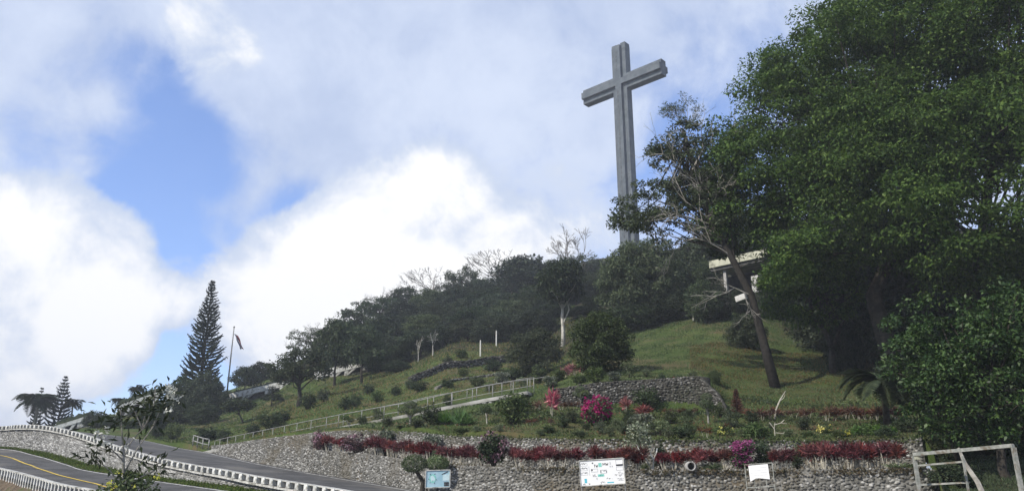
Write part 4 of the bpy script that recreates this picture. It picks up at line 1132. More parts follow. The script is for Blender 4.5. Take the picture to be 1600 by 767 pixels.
# ------------------------------------------------------------------ trees of the ridge and the wood
Lw = [
    # proto, px, D, top_py, width px, label
    (P_dense, 384, 129, 573, 46, 'small dark round tree just right of the flagpole foot'),
    (P_dense, 408, 133, 566, 44, 'dark tree behind the leaning tree, left end of the ridge wood'),
    (P_umb2, 486, 118, 512, 92, 'loose twiggy spreading tree showing sky above the broken parapet'),
    (P_dense, 523, 99, 500, 70, 'dark dense tree with slim trunk before the broken white parapet'),
    (P_dense2, 565, 92, 506, 58, 'dark narrow tree with pale curved trunk right of the broken parapet'),
    (P_dense2, 547, 128, 482, 62, 'dark tree poking up at the left shoulder of the ridge'),
    (P_umb, 590, 140, 462, 95, 'flat topped dark tree on the ridge with twigs against the cloud, lower left one'),
    (P_umb, 640, 150, 450, 92, 'flat topped dark tree on the ridge left of the bare fan tree'),
    (P_dense2, 628, 128, 470, 62, 'dark upright tree below the ridge line left of the bare fan tree'),
    (P_bare, 684, 160, 413, 92, 'bare fan shaped tree on the ridge, the left one of two against white cloud'),
    (P_sparse, 722, 150, 414, 62, 'thin leaved dark tree right beside the left bare fan tree'),
    (P_umb, 716, 138, 440, 80, 'flat topped dark tree in front of the left bare fan tree'),
    (P_dense, 752, 146, 436, 74, 'dark tree in the saddle between the two bare fan trees'),
    (P_bare, 800, 158, 386, 112, 'bare fan shaped tree on the ridge, the right one of two'),
    (P_dense, 815, 140, 405, 108, 'big dark dome of a tree below the right bare fan tree'),
    (P_dense, 765, 128, 452, 84, 'dark tree low in the wood left of the big dark dome'),
    (P_bare2, 897, 158, 360, 78, 'tall bare twiggy tree on the skyline left of the cross'),
    (P_sparse, 905, 146, 398, 78, 'thin dark tree under the tall bare tree left of the cross'),
    (P_sparse, 936, 150, 414, 46, 'little dark open tree on the skyline between bare tree and cross'),
    (P_dense, 918, 150, 418, 62, 'dark tree on the skyline right of the tall bare tree'), (P_dense, 946, 160, 408, 56, 'dark tree on the skyline just left of the cross foot'), (P_low, 930, 138, 432, 80, 'low dark tree under the skyline between bare tree and cross'),
    (P_sparse, 850, 150, 404, 60, 'thin dark tree between the dark dome and the white trunked tree'),
]
for pr, px, D, top, w, lab in Lw:
    place(pr, on(px, D), top, w, lab, G_WOOD)
def wood_label(px, D):
    refs = [(580, 'above the tree with curved trunk'), (603, 'above the thin grey green shrub tree'), (622, 'above the low spreading bush'), (653, 'above the left pale sapling'), (678, 'above the right pale sapling'), (706, 'a little right of the two pale saplings'),
            (728, 'between the pale saplings and the white posts'), (748, 'above the left white post'), (777, 'above the right white post'), (803, 'under the big dark dome'), (833, 'above the round grey green bush'), (858, 'left of the white trunked tree'),
            (882, 'behind the white trunk'), (908, 'right of the white trunked tree'), (930, 'above the largest round bush'), (947, 'above the largest round bush, right side'), (972, 'at the left foot of the cross')]
    row = 'front row' if D <= 104.5 else ('second row' if D < 114 else ('third row' if D < 125 else 'back row'))
    size = 'broad' if len(used_l) % 2 else 'bushy'
    lab = f"{size} dark tree in the wood's {row}, {min(refs, key=lambda r: abs(r[0] - px))[1]}"
    while lab in used_l: lab = lab.replace('broad dark', 'low dark').replace('bushy dark', 'taller dark')
    used_l.add(lab); return lab
used_l = set()
k = 0
fill = [(585, 112, 498), (610, 118, 496), (640, 120, 490), (660, 112, 492), (690, 120, 470), (720, 116, 474), (745, 112, 478), (775, 118, 464), (800, 110, 470), (830, 118, 450), (858, 122, 440), (868, 106, 470),
        (905, 116, 440), (925, 128, 432), (945, 120, 438), (615, 104, 520), (655, 100, 515), (690, 102, 508), (730, 100, 502), (765, 98, 496), (800, 98, 490), (835, 96, 486), (705, 130, 455), (670, 134, 455), (880, 132, 436), (780, 106, 480),
        (575, 104, 525), (595, 100, 532), (970, 130, 420), (940, 102, 462), (915, 98, 480)]
for px, D, top in fill:
    place((P_low, P_dense, P_low, P_olive, P_low)[k % 5], on(px, D), top + random.randint(-4, 6), random.randint(58, 82), wood_label(px, D), G_WOOD); k += 1
# trees standing on the open lawn and slope at left
place(tree_proto('leaning_tree', 't', 'tree', 61, [(0, 0, 6.6, 4.4, 3.4, 2.3), (-2.6, 0, 5.6, 2.6, 2.6, 1.9), (2.4, .3, 6.0, 2.6, 2.6, 2.0), (.6, 0, 8.2, 2.4, 2.4, 1.4)], 130, .8, 46, .42, .2,
                 [(0, 0, -.4), (.0, .1, 1.6), (-.25, 0, 3.4), (-.2, -.1, 6)], .42, M['leaf_olive'], M['bark'], 30, .55, h=9.6, w=9.8, extra_bare=10), by(467, 636), 538, 98, 'broad thick trunked tree on the lawn left of the broken parapet', None, 0)
place(tree_proto('leaning_tree', 't', 'tree', 62, [(0, 0, 2.9, 1.9, 1.7, .9), (-1.1, 0, 2.5, 1.2, 1.2, .7)], 60, .45, 60, .26, .13, [(.9, 0, -.2), (.6, 0, .7), (.1, 0, 1.6), (-.1, 0, 2.6)], .14, M['leaf_dark'], M['bark'], 14, h=3.8, w=4.4), by(370, 662), 622, 52, 'small dark tree with leaning trunk on the lawn below the tall pine', None, 0)
place(tree_proto('small_pine', 't', 'tree', 63, [(0, 0, 2.0, 1.6, 1.6, .35), (0, 0, 1.4, 2.1, 2.1, .35), (0, 0, 2.8, 1.1, 1.1, .35), (0, 0, 3.6, .6, .6, .4)], 70, .42, 44, .3, .06, [(0, 0, -.2), (0, 0, 2), (0, 0, 3.8)], .09, M['leaf_pine'], M['bark'], 20, .35, h=4.0, w=4.4), by(424, 634), 601, 40, 'small layered dark conifer on the lawn left of the thick trunked tree', None, 0)
place(P_sapling, by(653, 566), 523, 14, 'leafless pale sapling on the slope, left of two')
place(P_sapling, by(676, 556), 512, 20, 'leafless pale sapling with a wider top, right of two')
place(P_low, by(603, 577), 527, 48, 'grey green thin shrub tree at the lower left edge of the wood')
place(P_low, by(622, 582), 563, 40, 'low dark bush spreading over the slope below the wood')
place(P_bushtree, by(837, 588), 514, 88, 'big round grey green bush left of the white trunked tree')
place(tree_proto('broad_bush', 't', 'bush', 64, [(0, 0, 2.6, 3.0, 2.8, 2.4), (1.4, 0, 1.6, 2.0, 2, 1.5), (-1.3, -.2, 1.8, 2.0, 2, 1.7), (.2, 0, 4.0, 1.9, 1.9, 1.2)], 190, .6, 120, .22, .10, [(0, 0, -.2), (.1, 0, 1.2), (0, 0, 2.8)], .13, M['leaf_olive'], M['bark'], 12, h=5.4, w=6.2, crown='foliage'), by(940, 583), 486, 104, 'largest dark round bush right of the white trunked tree')
place(tree_proto('white_trunk_tree', 't', 'tree', 65, [(0, 0, 7.4, 2.6, 2.4, 2.0), (-1.2, 0, 6.2, 1.6, 1.6, 1.4), (1.0, 0, 6.4, 1.6, 1.6, 1.2), (.4, 0, 8.6, 1.6, 1.6, 1.1)], 150, .7, 90, .30, .14,
                 [(0, 0, -.3), (.05, 0, 1.6), (-.05, 0, 3.2), (.1, 0, 5), (.1, 0, 7)], .24, M['leaf_dark'], M['bark_pale'], 18, .7, h=9.8, w=6.0), by(880, 541), 404, 86, 'white trunked leafy tree on the slope between the two round bushes', None, .6)
place(tree_proto('broad_tree', 't', 'tree', 66, [(0, 0, 4.8, 4.6, 3.4, 3.2), (-2.4, 0, 3.4, 2.8, 2.8, 2.4), (2.2, 0, 3.4, 3, 3, 2.6), (1.4, -.6, 6.6, 2.6, 2.6, 1.9), (-1.2, 0, 6.2, 2.4, 2.4, 1.8)], 300, .8, 120, .29, .13, T3[:3], .26, M['leaf_olive'], M['bark'], 20, h=8.6, w=10.4), on(1012, 79), 376, 148, 'wide leafy grey green tree covering the foot of the cross', None, .3)
place(P_dense, on(1060, 84), 410, 90, 'dark leafy tree between the wide grey green tree and the building')
place(P_low, on(985, 76), 478, 90, 'dark bush in the shade under the wide grey green tree')
place(P_low, on(1050, 78), 462, 90, 'dark bush in the shade at the top left corner of the open lawn')
place(P_low, on(1108, 74), 440, 60, 'dark bush at the left end of the building in front of its dark wall')
place(P_dense, on(1112, 92), 372, 96, 'dark tree rising behind the flat roofed building')
place(P_dense, on(1180, 96), 350, 120, 'tall dark tree behind the right end of the flat roofed building')
place(P_low, by(1167, 545), 492, 62, 'dark bush beside the leaning trunk on the open lawn')
place(P_bushtree, by(1117, 600), 578, 24, 'small green bush on the lawn above the wing wall')

# ------------------------------------------------------------------ tall layered pine with the dark thicket at its foot
def norfolk(base, top_py, wpx, label, seed, tiers, thick=1.0, fill_low=0):
    rng = np.random.default_rng(seed)
    root = thing('layered_pine', base, label, 'tree')
    s = scale_at(base); D = dist(base); r = base - Vector((0, 0, CZ))
    fx = r.x / (r.y * math.cos(PITCH) + r.z * math.sin(PITCH)) * FPX + 800
    h = pt(fx, top_py, D).z - base.z; w = wpx * s / 2
    m = MB(); m.tube([(0, 0, -.4), (0, 0, h * .5), (0, 0, h)], [h * .013 + .08, h * .009, .03], 7); m.build('trunk', M['bark'], root)
    mb = MB(); LV = []
    for i in range(tiers):
        t = i / (tiers - 1); z = h * (.06 + .93 * t ** .92)
        L = w * (1 - t) ** .78 * (.92 + .2 * rng.random()) + .12
        nb = 8 if t < .8 else 5; a0 = rng.random() * 6.28
        for kx in range(nb):
            a = a0 + kx * 2 * math.pi / nb + rng.normal() * .22; l = L * rng.uniform(.68, 1.12)
            d = Vector((math.cos(a), math.sin(a), 0))
            P = [Vector((0, 0, z)), d * l * .4 + Vector((0, 0, z + l * .06)), d * l * .75 + Vector((0, 0, z + l * .2)), d * l + Vector((0, 0, z + l * .44))]
            th = thick * (.055 + .085 * (1 - t))
            mb.tube(P, [th * .5, th, th * 1.05, th * .45], 4)
            n = int(14 + 22 * (1 - t))
            q = rng.random(n) ** .7
            pos = np.array([tuple(P[0].lerp(P[1], x / .4) if x < .4 else (P[1].lerp(P[2], (x - .4) / .35) if x < .75 else P[2].lerp(P[3], (x - .75) / .25))) for x in q])
            dr = unit(rng.normal(size=(n, 3)) * .6 + np.array([d.x, d.y, .55]))
            LV.append(leaves(pos, unit(rng.normal(size=(n, 3))), dr, np.full(n, .30 * thick) * (.7 + .6 * rng.random(n)), np.full(n, .10 * thick)))
    mb.build('branch_tiers', M['leaf_pine'], root, kind='stuff')
    v, f = join(*LV)
    link('needles', mesh_np('needles', v, f, M['leaf_pine']), None, root)
norfolk(on(313, 119), 437, 74, 'tall dark layered pine standing alone against the sky at left', 71, 40, 1.2)
norfolk(on(101, 143), 588, 38, 'small layered pine between the two palms at far left', 72, 15, 1.05)
norfolk(on(67, 146), 606, 22, 'thin pale tipped pine behind the big palm at far left', 73, 13, .8)
place(P_dense, on(287, 116), 590, 50, 'dark thicket at the foot of the tall pine, left part')
place(P_low, on(318, 114), 582, 66, 'dark thicket at the foot of the tall pine, middle part')
place(P_low, on(340, 113), 598, 46, 'dark thicket at the foot of the tall pine, right part')
for px, D, top, w, lb_ in [(262, 108, 622, 34, 'dark scrub bush left of the tall pine thicket, under the roof garden end'), (290, 104, 628, 50, 'broad dark scrub bush directly below the left side of the tall pine'), (322, 100, 630, 52, 'broad dark scrub bush directly below the tall pine trunk'), (232, 112, 640, 30, 'leftmost dark scrub bush under the roof garden parapet'), (250, 98, 650, 34, 'lowest dark scrub bush, behind the white frangipani blossoms')]:
    place(P_low, on(px, D), top, w, lb_, 'scrub below the tall pine')
for px, D, top, w, lb_ in [(156, 128, 643, 30, 'dark hedge bush touching the right end of the small skyline parapet'), (168, 126, 644, 26, 'narrow dark hedge bush midway between the two left parapets'), (185, 122, 650, 30, 'dark hedge bush under the left end of the roof garden parapet'), (212, 110, 655, 34, 'dark hedge bush below the middle of the roof garden parapet')]:
    place(P_low, on(px, D), top, w, lb_, 'hedge between the parapets')

# ------------------------------------------------------------------ palms: trunk and fronds
def frond_mesh(seed, L, arch, mat, nl=40, lw=.055, ll=.40):
    rng = np.random.default_rng(seed)
    pts = []; n = 10
    for i in range(n + 1):
        t = i / n; pts.append(Vector((L * (t - .15 * arch * t * t), 0, L * (arch * .55 * t - arch * 1.15 * t * t))))
    m = MB(); m.tube(pts, [.045 * L * .4 * (1 - .8 * i / n) for i in range(n + 1)], 4)
    Vs = np.array(m.v); Fs = [list(f) for f in m.f if len(f) == 4]
    pos, dr, nr = [], [], []
    for i in range(nl):
        t = .12 + .88 * i / nl; q = t * n; j = min(int(q), n - 1); p = pts[j].lerp(pts[j + 1], q - j); tan = (pts[j + 1] - pts[j]).normalized()
        for s in (-1, 1):
            d = (tan * .55 + Vector((0, s, -.28 + .1 * rng.normal()))).normalized(); pos.append(p); dr.append(d); nr.append(Vector((0, 0, 1)) + tan * .2)
    k = len(pos); ls = L * ll * np.array([math.sin(math.pi * min(1, .18 + .8 * (i // 2) / nl)) for i in range(k)])
    v, f = leaves(np.array([tuple(x) for x in pos]), unit(np.array([tuple(x) for x in nr])), unit(np.array([tuple(x) for x in dr])), ls, np.full(k, L * lw), .05)
    V, F = join((Vs, np.array(Fs)), (v, f))
    return mesh_np('frond', V, F, mat)
def palm(base, top_py, wpx, label, seed, nf=20, mat='leaf_dark', bark='bark_grey', trunk_frac=.62, crownshaft=False):
    rng = np.random.default_rng(seed)
    root = thing('palm_tree', base, label, 'palm')
    s = scale_at(base); D = dist(base); r = base - Vector((0, 0, CZ))
    fx = r.x / (r.y * math.cos(PITCH) + r.z * math.sin(PITCH)) * FPX + 800
    h = pt(fx, top_py, D).z - base.z; L = wpx * s / 2 * 1.12; th = max(h - L * .30, h * trunk_frac * .5)
    m = MB(); m.tube([(0, 0, -.3), (.03 * h, 0, th * .5), (0, 0, th)], [.07 * L + .05, .05 * L + .04, .045 * L + .03], 8); m.build('trunk', M[bark], root, smooth=True)
    me = [frond_mesh(seed + q, L, a, M[mat]) for q, a in enumerate((.55, .85, 1.15))]
    for i in range(nf):
        o = link('frond', me[i % 3], None, root); o.location = (0, 0, th); o.rotation_euler = (0, rng.uniform(-.75, .35), i * 2.4 + rng.normal() * .2)
palm(on(64, 142), 612, 66, 'big feathery palm on the skyline at far left', 81)
palm(on(119, 142), 624, 34, 'small palm right of the small layered pine at far left', 82)
palm(on(216, 138), 603, 28, 'small palm on the skyline above the roof garden parapet', 83)
palm(on(190, 139), 621, 26, 'small palm at the left end of the roof garden parapet', 84)
palm(on(255, 138), 603, 24, 'tiny palm tuft on the roof garden next to the pine thicket', 85, 9)
palm(by(1386, 668), 574, 118, 'dark feathery palm with a reddish trunk at the right end of the garden', 86, 15, 'leaf_dark', 'bark')
# ------------------------------------------------------------------ the great tree at right and its neighbours
def pe(px, py, D, rx, ry, rz=None):
    """ellipsoid given where it shows, radii in photo pixels (depth in metres)"""
    c = pt(px, py, D); s = scale_at(c)
    return (c.x, c.y, c.z, rx * s, rz if rz else rx * s * .8, ry * s)
def custom_tree(name, label, cat, base, ells, nc, cr, nl, L, Wd, trunks, leafmat, bark, nlimb, flat=.5, inner=.6, crown='crown', seed=1, droop=.35, up=.25, lr=.1, twigs=0):
    rng = np.random.default_rng(seed); base = Vector(base)
    root = thing(name, base, label, cat)
    E = [(e[0] - base.x, e[1] - base.y, e[2] - base.z, *e[3:]) for e in ells]
    C = ell_points(rng, E, nc, inner); Rd = cr * (.6 + .8 * rng.random(nc))
    v, f = cloud(rng, C, Rd, nl, L, Wd, flat, up, droop)
    mb = MB()
    for T, r in trunks:
        T = [Vector(p) - base for p in T]; n = len(T)
        mb.tube(T, [r * (1.2 if i == 0 else 1 - .55 * i / (n - 1)) for i in range(n)], 9)
        limbs(mb, rng, T, [C[i] for i in rng.choice(nc, min(nc, nlimb), replace=False)], lr, .02, 4, .1, .45)
    mb.build('trunk', bark, root, smooth=True)
    link(crown, mesh_np(crown, v, f, leafmat), None, root)
    return root, C, rng
gb = on(1405, 50)
custom_tree('great_tree', 'huge spreading green tree filling the upper right of the view', 'tree', gb, [
    pe(1420, 150, 52, 215, 170, 9), pe(1255, 215, 49, 105, 115, 5), pe(1180, 285, 48, 80, 80, 4), pe(1330, 330, 48, 140, 105, 6), pe(1520, 300, 46, 170, 170, 6),
    pe(1610, 50, 52, 230, 200, 9), pe(1315, 95, 51, 105, 90, 5), pe(1122, 250, 48, 44, 44, 2.4), pe(1170, 190, 49, 50, 50, 3), pe(1120, 310, 48, 40, 40, 2.4), pe(1590, 330, 47, 150, 150, 5), pe(1500, 130, 50, 120, 120, 6), pe(1400, 250, 48, 140, 110, 5), pe(1215, 130, 50, 44, 40, 2.4), pe(1430, 10, 54, 130, 80, 6), pe(1155, 350, 47, 50, 44, 3), pe(1240, 410, 46, 60, 40, 3)],
    1250, 1.25, 320, .225, .105, [([gb - Vector((0, 0, .5)), on(1395, 50) + Vector((-.4, 0, 5)), pt(1400, 380, 50), pt(1420, 200, 51)], .55),
                               ([on(1500, 50) - Vector((0, 0, .5)), pt(1520, 480, 49), pt(1540, 330, 49), pt(1560, 150, 50)], .42)], M['leaf_big'], M['bark'], 46, .46, .58, seed=101, lr=.14)
# inner mass of the great tree's shaded lower boughs
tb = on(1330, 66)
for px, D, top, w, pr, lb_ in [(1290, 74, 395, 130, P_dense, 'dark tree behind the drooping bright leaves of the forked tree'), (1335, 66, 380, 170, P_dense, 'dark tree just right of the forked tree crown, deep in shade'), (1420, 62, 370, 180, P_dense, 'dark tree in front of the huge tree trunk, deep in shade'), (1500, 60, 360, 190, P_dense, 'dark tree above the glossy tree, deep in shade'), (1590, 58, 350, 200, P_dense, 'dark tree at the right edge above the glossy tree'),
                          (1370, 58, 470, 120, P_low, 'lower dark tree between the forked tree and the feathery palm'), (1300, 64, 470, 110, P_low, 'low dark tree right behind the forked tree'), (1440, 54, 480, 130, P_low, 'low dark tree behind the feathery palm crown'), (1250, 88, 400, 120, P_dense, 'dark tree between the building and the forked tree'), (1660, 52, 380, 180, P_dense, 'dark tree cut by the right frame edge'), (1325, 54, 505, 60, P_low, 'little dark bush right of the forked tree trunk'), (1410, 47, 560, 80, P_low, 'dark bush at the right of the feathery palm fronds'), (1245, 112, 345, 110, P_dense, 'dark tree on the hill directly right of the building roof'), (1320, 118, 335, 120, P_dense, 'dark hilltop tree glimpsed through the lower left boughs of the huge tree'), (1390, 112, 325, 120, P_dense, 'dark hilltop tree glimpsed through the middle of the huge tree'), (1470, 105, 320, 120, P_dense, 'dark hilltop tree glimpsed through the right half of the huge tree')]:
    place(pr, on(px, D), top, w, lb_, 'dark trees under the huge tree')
# half bare tree in front of the cross's foot, with a leaning trunk
lb = hit(1214, 606)
Dm = dist(lb)
rt, C, rng = custom_tree('leaning_tree', 'half bare tree with a long dark leaning trunk between the lawn and the cross', 'tree', lb, [
    pe(1062, 260, Dm + 1, 56, 42, 3), pe(1020, 310, Dm + 1, 52, 34, 3), pe(1085, 215, Dm + 1, 36, 26, 2), pe(985, 345, Dm, 26, 18, 1.6), pe(1110, 310, Dm + 1, 44, 44, 3), pe(1050, 350, Dm + 2, 60, 34, 3), pe(1130, 365, Dm, 34, 30, 2), pe(1040, 235, Dm, 26, 18, 1.5)],
    210, .5, 84, .22, .095, [([lb - Vector((0, 0, .5)), pt(1192, 530, Dm), pt(1174, 462, Dm), pt(1142, 400, Dm), pt(1112, 350, Dm), pt(1085, 270, Dm + .5), pt(1068, 205, Dm + .5)], .27)], M['leaf_olive'], M['bark_shaded'], 52, .45, .5, seed=111, lr=.085)
mb = MB()
for px, py, a, L in ((1105, 340, 2.5, 1.5), (1120, 365, 2.8, 1.5), (1090, 300, 2.2, 1.6), (1128, 385, 3.0, 1.6), (1098, 322, .9, 1.2), (1142, 400, 2.6, 1.3), (1110, 350, 2.9, 1.5), (1082, 265, 1.2, 1.3), (1150, 420, .5, 1.0), (1175, 462, 2.7, 1.1), (1124, 380, 2.2, 1.5), (1095, 300, 1.8, 1.4), (1115, 355, 1.6, 1.3)):
    p = pt(px, py, Dm) - lb
    branching(mb, rng, p, Vector((math.cos(a), -.25, math.sin(a) * .7 + .1)).normalized(), L * 1.1, .055, 4, .5, .0, 3, (2, 3), .74)
mb.build('bare_twigs', M['bark_grey'], rt)
# its thin dead looking top
mb = MB(); tips = []
for a in (.4, .0, -.35): branching(mb, rng, pt(1068, 212, Dm + .5) - lb, Vector((a, 0, 1)).normalized(), .85, .04, 4, .42, .1, 3, (2, 3), .76, tips)
mb.build('top_twigs', M['bark_grey'], rt)
Ct = np.array([tuple(t) for t in tips]); v, f = cloud(rng, Ct, np.full(len(Ct), .22), 10, .13, .05, .7)
link('top_leaves', mesh_np('top_leaves', v, f, M['leaf_olive']), None, rt)
for px, py, t, w, lb_ in [(1128, 500, 448, 40, 'dark bush hiding the foot of the building, left'), (1158, 490, 452, 36, 'dark bush hiding the foot of the building, behind the leaning trunk'), (1102, 480, 408, 46, 'dark leafy bush against the left end of the building roof'), (1212, 500, 420, 60, 'dark leafy tree against the right end of the building')]:
    place(P_low, hit(px, py), t, w, lb_)
# forked tree on the lawn
fb = hit(1300, 583); Df = dist(fb)
custom_tree('forked_tree', 'small forked tree with drooping bright leaves on the lawn under the huge tree', 'tree', fb, [
    pe(1270, 400, Df - 2, 60, 36, 2.5), pe(1240, 440, Df - 3, 42, 30, 2), pe(1310, 440, Df - 1, 50, 34, 2.5), pe(1290, 490, Df, 50, 22, 2), pe(1225, 480, Df - 3, 28, 24, 1.6)],
    110, .6, 80, .26, .12, [([fb - Vector((0, 0, .3)), pt(1300, 545, Df), pt(1290, 520, Df), pt(1268, 490, Df - 1), pt(1262, 430, Df - 1.5)], .2), ([pt(1299, 548, Df), pt(1312, 515, Df), pt(1318, 460, Df)], .13)], M['leaf_big'], M['bark'], 22, .5, .4, seed=121, lr=.07, droop=.9)
# glossy leaved tree at the right edge
qb = on(1562, 27.5)
custom_tree('glossy_tree', 'glossy broad leaved tree over the goal frame at the right edge', 'tree', qb, [
    pe(1500, 540, 28, 92, 62, 2.3), pe(1440, 500, 28.5, 46, 36, 1.5), pe(1560, 590, 27, 90, 74, 2.3), pe(1470, 610, 27.5, 60, 60, 1.8), pe(1600, 500, 28, 70, 50, 2), pe(1430, 560, 28, 34, 50, 1.2), pe(1520, 665, 27, 70, 30, 1.6)],
    150, .46, 140, .14, .066, [([qb - Vector((0, 0, .6)), pt(1566, 735, 27.5), pt(1560, 660, 27.5), pt(1540, 570, 27.8)], .16), ([on(1480, 30) - Vector((0, 0, .3)), pt(1478, 660, 29.5), pt(1472, 580, 28.5)], .08)], M['leaf_gloss'], M['bark'], 26, .6, .45, seed=131, lr=.05, droop=.2)
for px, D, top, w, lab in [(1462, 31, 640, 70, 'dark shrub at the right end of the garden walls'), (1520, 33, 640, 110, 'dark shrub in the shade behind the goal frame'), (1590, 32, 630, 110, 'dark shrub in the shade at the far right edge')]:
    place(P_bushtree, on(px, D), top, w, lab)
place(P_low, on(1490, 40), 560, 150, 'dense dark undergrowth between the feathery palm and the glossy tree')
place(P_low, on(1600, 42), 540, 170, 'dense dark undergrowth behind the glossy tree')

# ------------------------------------------------------------------ frangipani in the left foreground
def frangipani():
    D = 21; base = pt(193, 800, D); base.z = -.3
    root = thing('frangipani', base, 'thin frangipani with white blossoms in the left foreground', 'small tree')
    rng = np.random.default_rng(141)
    P = lambda x, y, d=0: pt(x, y, D + d) - base
    mb = MB()
    mb.tube([Vector((0, 0, 0)), P(193, 767), P(193, 700)], [.045, .035, .028], 7)
    B = [[P(193, 740), P(215, 700), P(238, 668), P(246, 655)], [P(193, 715, .1), P(205, 690), P(222, 670, .2), P(228, 640, .2)], [P(193, 720), P(178, 705), P(160, 690), P(150, 668)],
         [P(193, 705), P(190, 670), P(188, 640)], [P(190, 760), P(172, 735), P(152, 718), P(140, 705)], [P(195, 760), P(220, 745), P(240, 735), P(248, 722)], [P(238, 668), P(250, 640), P(262, 622)],
         [P(222, 670), P(212, 645), P(200, 628)], [P(222, 672, .2), P(240, 640), P(243, 605)], [P(196, 770), P(190, 752), P(165, 748)]]
    for b in B: mb.tube(b, [.02] + [.014] * (len(b) - 2) + [.008], 5, False)
    mb.build('trunk', M['bark_grey'], root, smooth=True)
    C, n = [], []
    spots = [(172, 648, 20), (200, 640, 30), (222, 636, 34), (245, 640, 28), (235, 622, 30), (215, 655, 26), (255, 622, 26), (190, 660, 20), (246, 655, 18), (148, 668, 18), (142, 708, 22), (150, 716, 18), (250, 722, 16), (232, 735, 22), (205, 748, 26), (225, 752, 22), (185, 764, 26), (262, 612, 22), (200, 690, 8), (165, 690, 8)]
    V = []
    for x, y, k in spots:
        c = P(x, y, rng.uniform(-.3, .3))
        m = int(k * 1.0)
        d = unit(rng.normal(size=(m, 3)) + np.array([0, 0, -.1])); pos = np.array(tuple(c)) + d * .06 + rng.normal(size=(m, 3)) * np.array([.16, .16, .12])
        V.append(leaves(pos, unit(rng.normal(size=(m, 3)) + np.array([0, 0, 1.])), d, .17 + .1 * rng.random(m), .06 + .02 * rng.random(m)))
    v, f = join(*V); link('leaves', mesh_np('leaves', v, f, M['leaf_dark']), None, root)
    V = []
    for x, y, k, sp in [(266, 612, 26, .10), (272, 622, 10, .08), (157, 676, 14, .09), (170, 690, 6, .10), (205, 700, 4, .12), (262, 640, 4, .08)]:
        c = np.array(tuple(P(x, y, -.1))); pos = c + rng.normal(size=(k, 3)) * np.array([sp, sp, sp * .7])
        for r in range(3): V.append(leaves(pos, unit(rng.normal(size=(k, 3))), unit(rng.normal(size=(k, 3))), np.full(k, .085), np.full(k, .05)))
    v, f = join(*V); link('blossoms', mesh_np('blossoms', v, f, M['white_petal']), None, root)
frangipani()
def yellow_bush():
    D = 20.6; base = pt(190, 815, D); base.z = -.3
    root = thing('flower_bush', base, 'low bush with yellow flowers at the foot of the frangipani', 'bush')
    rng = np.random.default_rng(143)
    C = np.array([tuple(pt(x, y, D) - base) for x, y in ((175, 768), (200, 770), (215, 764), (188, 760), (232, 766), (160, 775), (205, 756))])
    mb = MB()
    for c in C: mb.tube([(0, 0, 0), Vector(c) * .6, c], [.02, .015, .008], 4, False)
    mb.build('stems', M['bark'], root)
    v, f = cloud(rng, C, np.full(len(C), .26), 90, .11, .05, .8); link('foliage', mesh_np('foliage', v, f, M['leaf_olive']), None, root)
    F = np.array([tuple(pt(x, y, D - .25) - base) for x, y in ((176, 757), (172, 754), (179, 761), (186, 740), (211, 758), (246, 744))])
    v, f = cloud(rng, F, np.full(len(F), .05), 10, .06, .045, .9); link('flowers', mesh_np('flowers', v, f, M['yellow']), None, root)
yellow_bush()
# ------------------------------------------------------------------ garden plants
def spiky(name, label, cat, seed, n_stem, stem_h, L, Wd, nl, mat, spread=.16, h=1.0, w=.6, stemr=.014, up=.6):
    """cane plant: pale canes with a tuft of narrow leaves on each"""
    def make():
        rng = np.random.default_rng(seed); root = thing(name, (0, 0, 0), label, cat)
        mb = MB(); V = []
        for i in range(n_stem):
            a = rng.random() * 6.28; r = spread * rng.random() ** .5
            p0 = Vector((math.cos(a) * r * .5, math.sin(a) * r * .5, -.08)); sh = stem_h * rng.uniform(.75, 1.15)
            p1 = Vector((math.cos(a) * r * 1.5, math.sin(a) * r * 1.5, sh))
            mb.tube([p0, p0.lerp(p1, .5) + Vector(rng.normal(size=3) * .015), p1], [stemr, stemr * .9, stemr * .7], 5, False)
            d = unit(rng.normal(size=(nl, 3)) * np.array([1, 1, .6]) + np.array([0, 0, up])); q = rng.random((nl, 1))
            pos = np.array(tuple(p1)) + np.array([0, 0, -1]) * q * stem_h * .3
            V.append(leaves(pos, unit(np.cross(d, rng.normal(size=(nl, 3)))), d, L * (.7 + .6 * rng.random(nl)), np.full(nl, Wd), .04))
        mb.build('stems', M['stem_pale'], root)
        v, f = join(*V); link('leaves', mesh_np('leaves', v, f, M[mat]), None, root)
        return dims(root, h, w)
    return Proto(make)
P_cord = [spiky('red_cordyline', 'c', 'cordyline', 201 + i, 4 + i % 2, .48, .27, .034, 60, 'red', .17, .80, .60) for i in range(3)]
P_rust = [spiky('rust_cordyline', 'c', 'cordyline', 211 + i, 3, .42, .34, .036, 34, 'rust', .2, .85, .75) for i in range(2)]
P_pinkc = spiky('pink_cordyline', 'c', 'cordyline', 221, 4, .5, .42, .07, 22, 'pinkleaf', .2, 1.0, .8, .016, .8)
P_strap = spiky('strap_leaf_clump', 'c', 'plant', 231, 7, .06, .62, .05, 26, 'leaf_lush', .34, .62, 1.0, .01, 1.2)
P_dryleaf = spiky('strap_leaf_clump', 'c', 'plant', 232, 5, .05, .5, .05, 20, 'leaf_pale', .25, .5, .8, .01, 1.0)
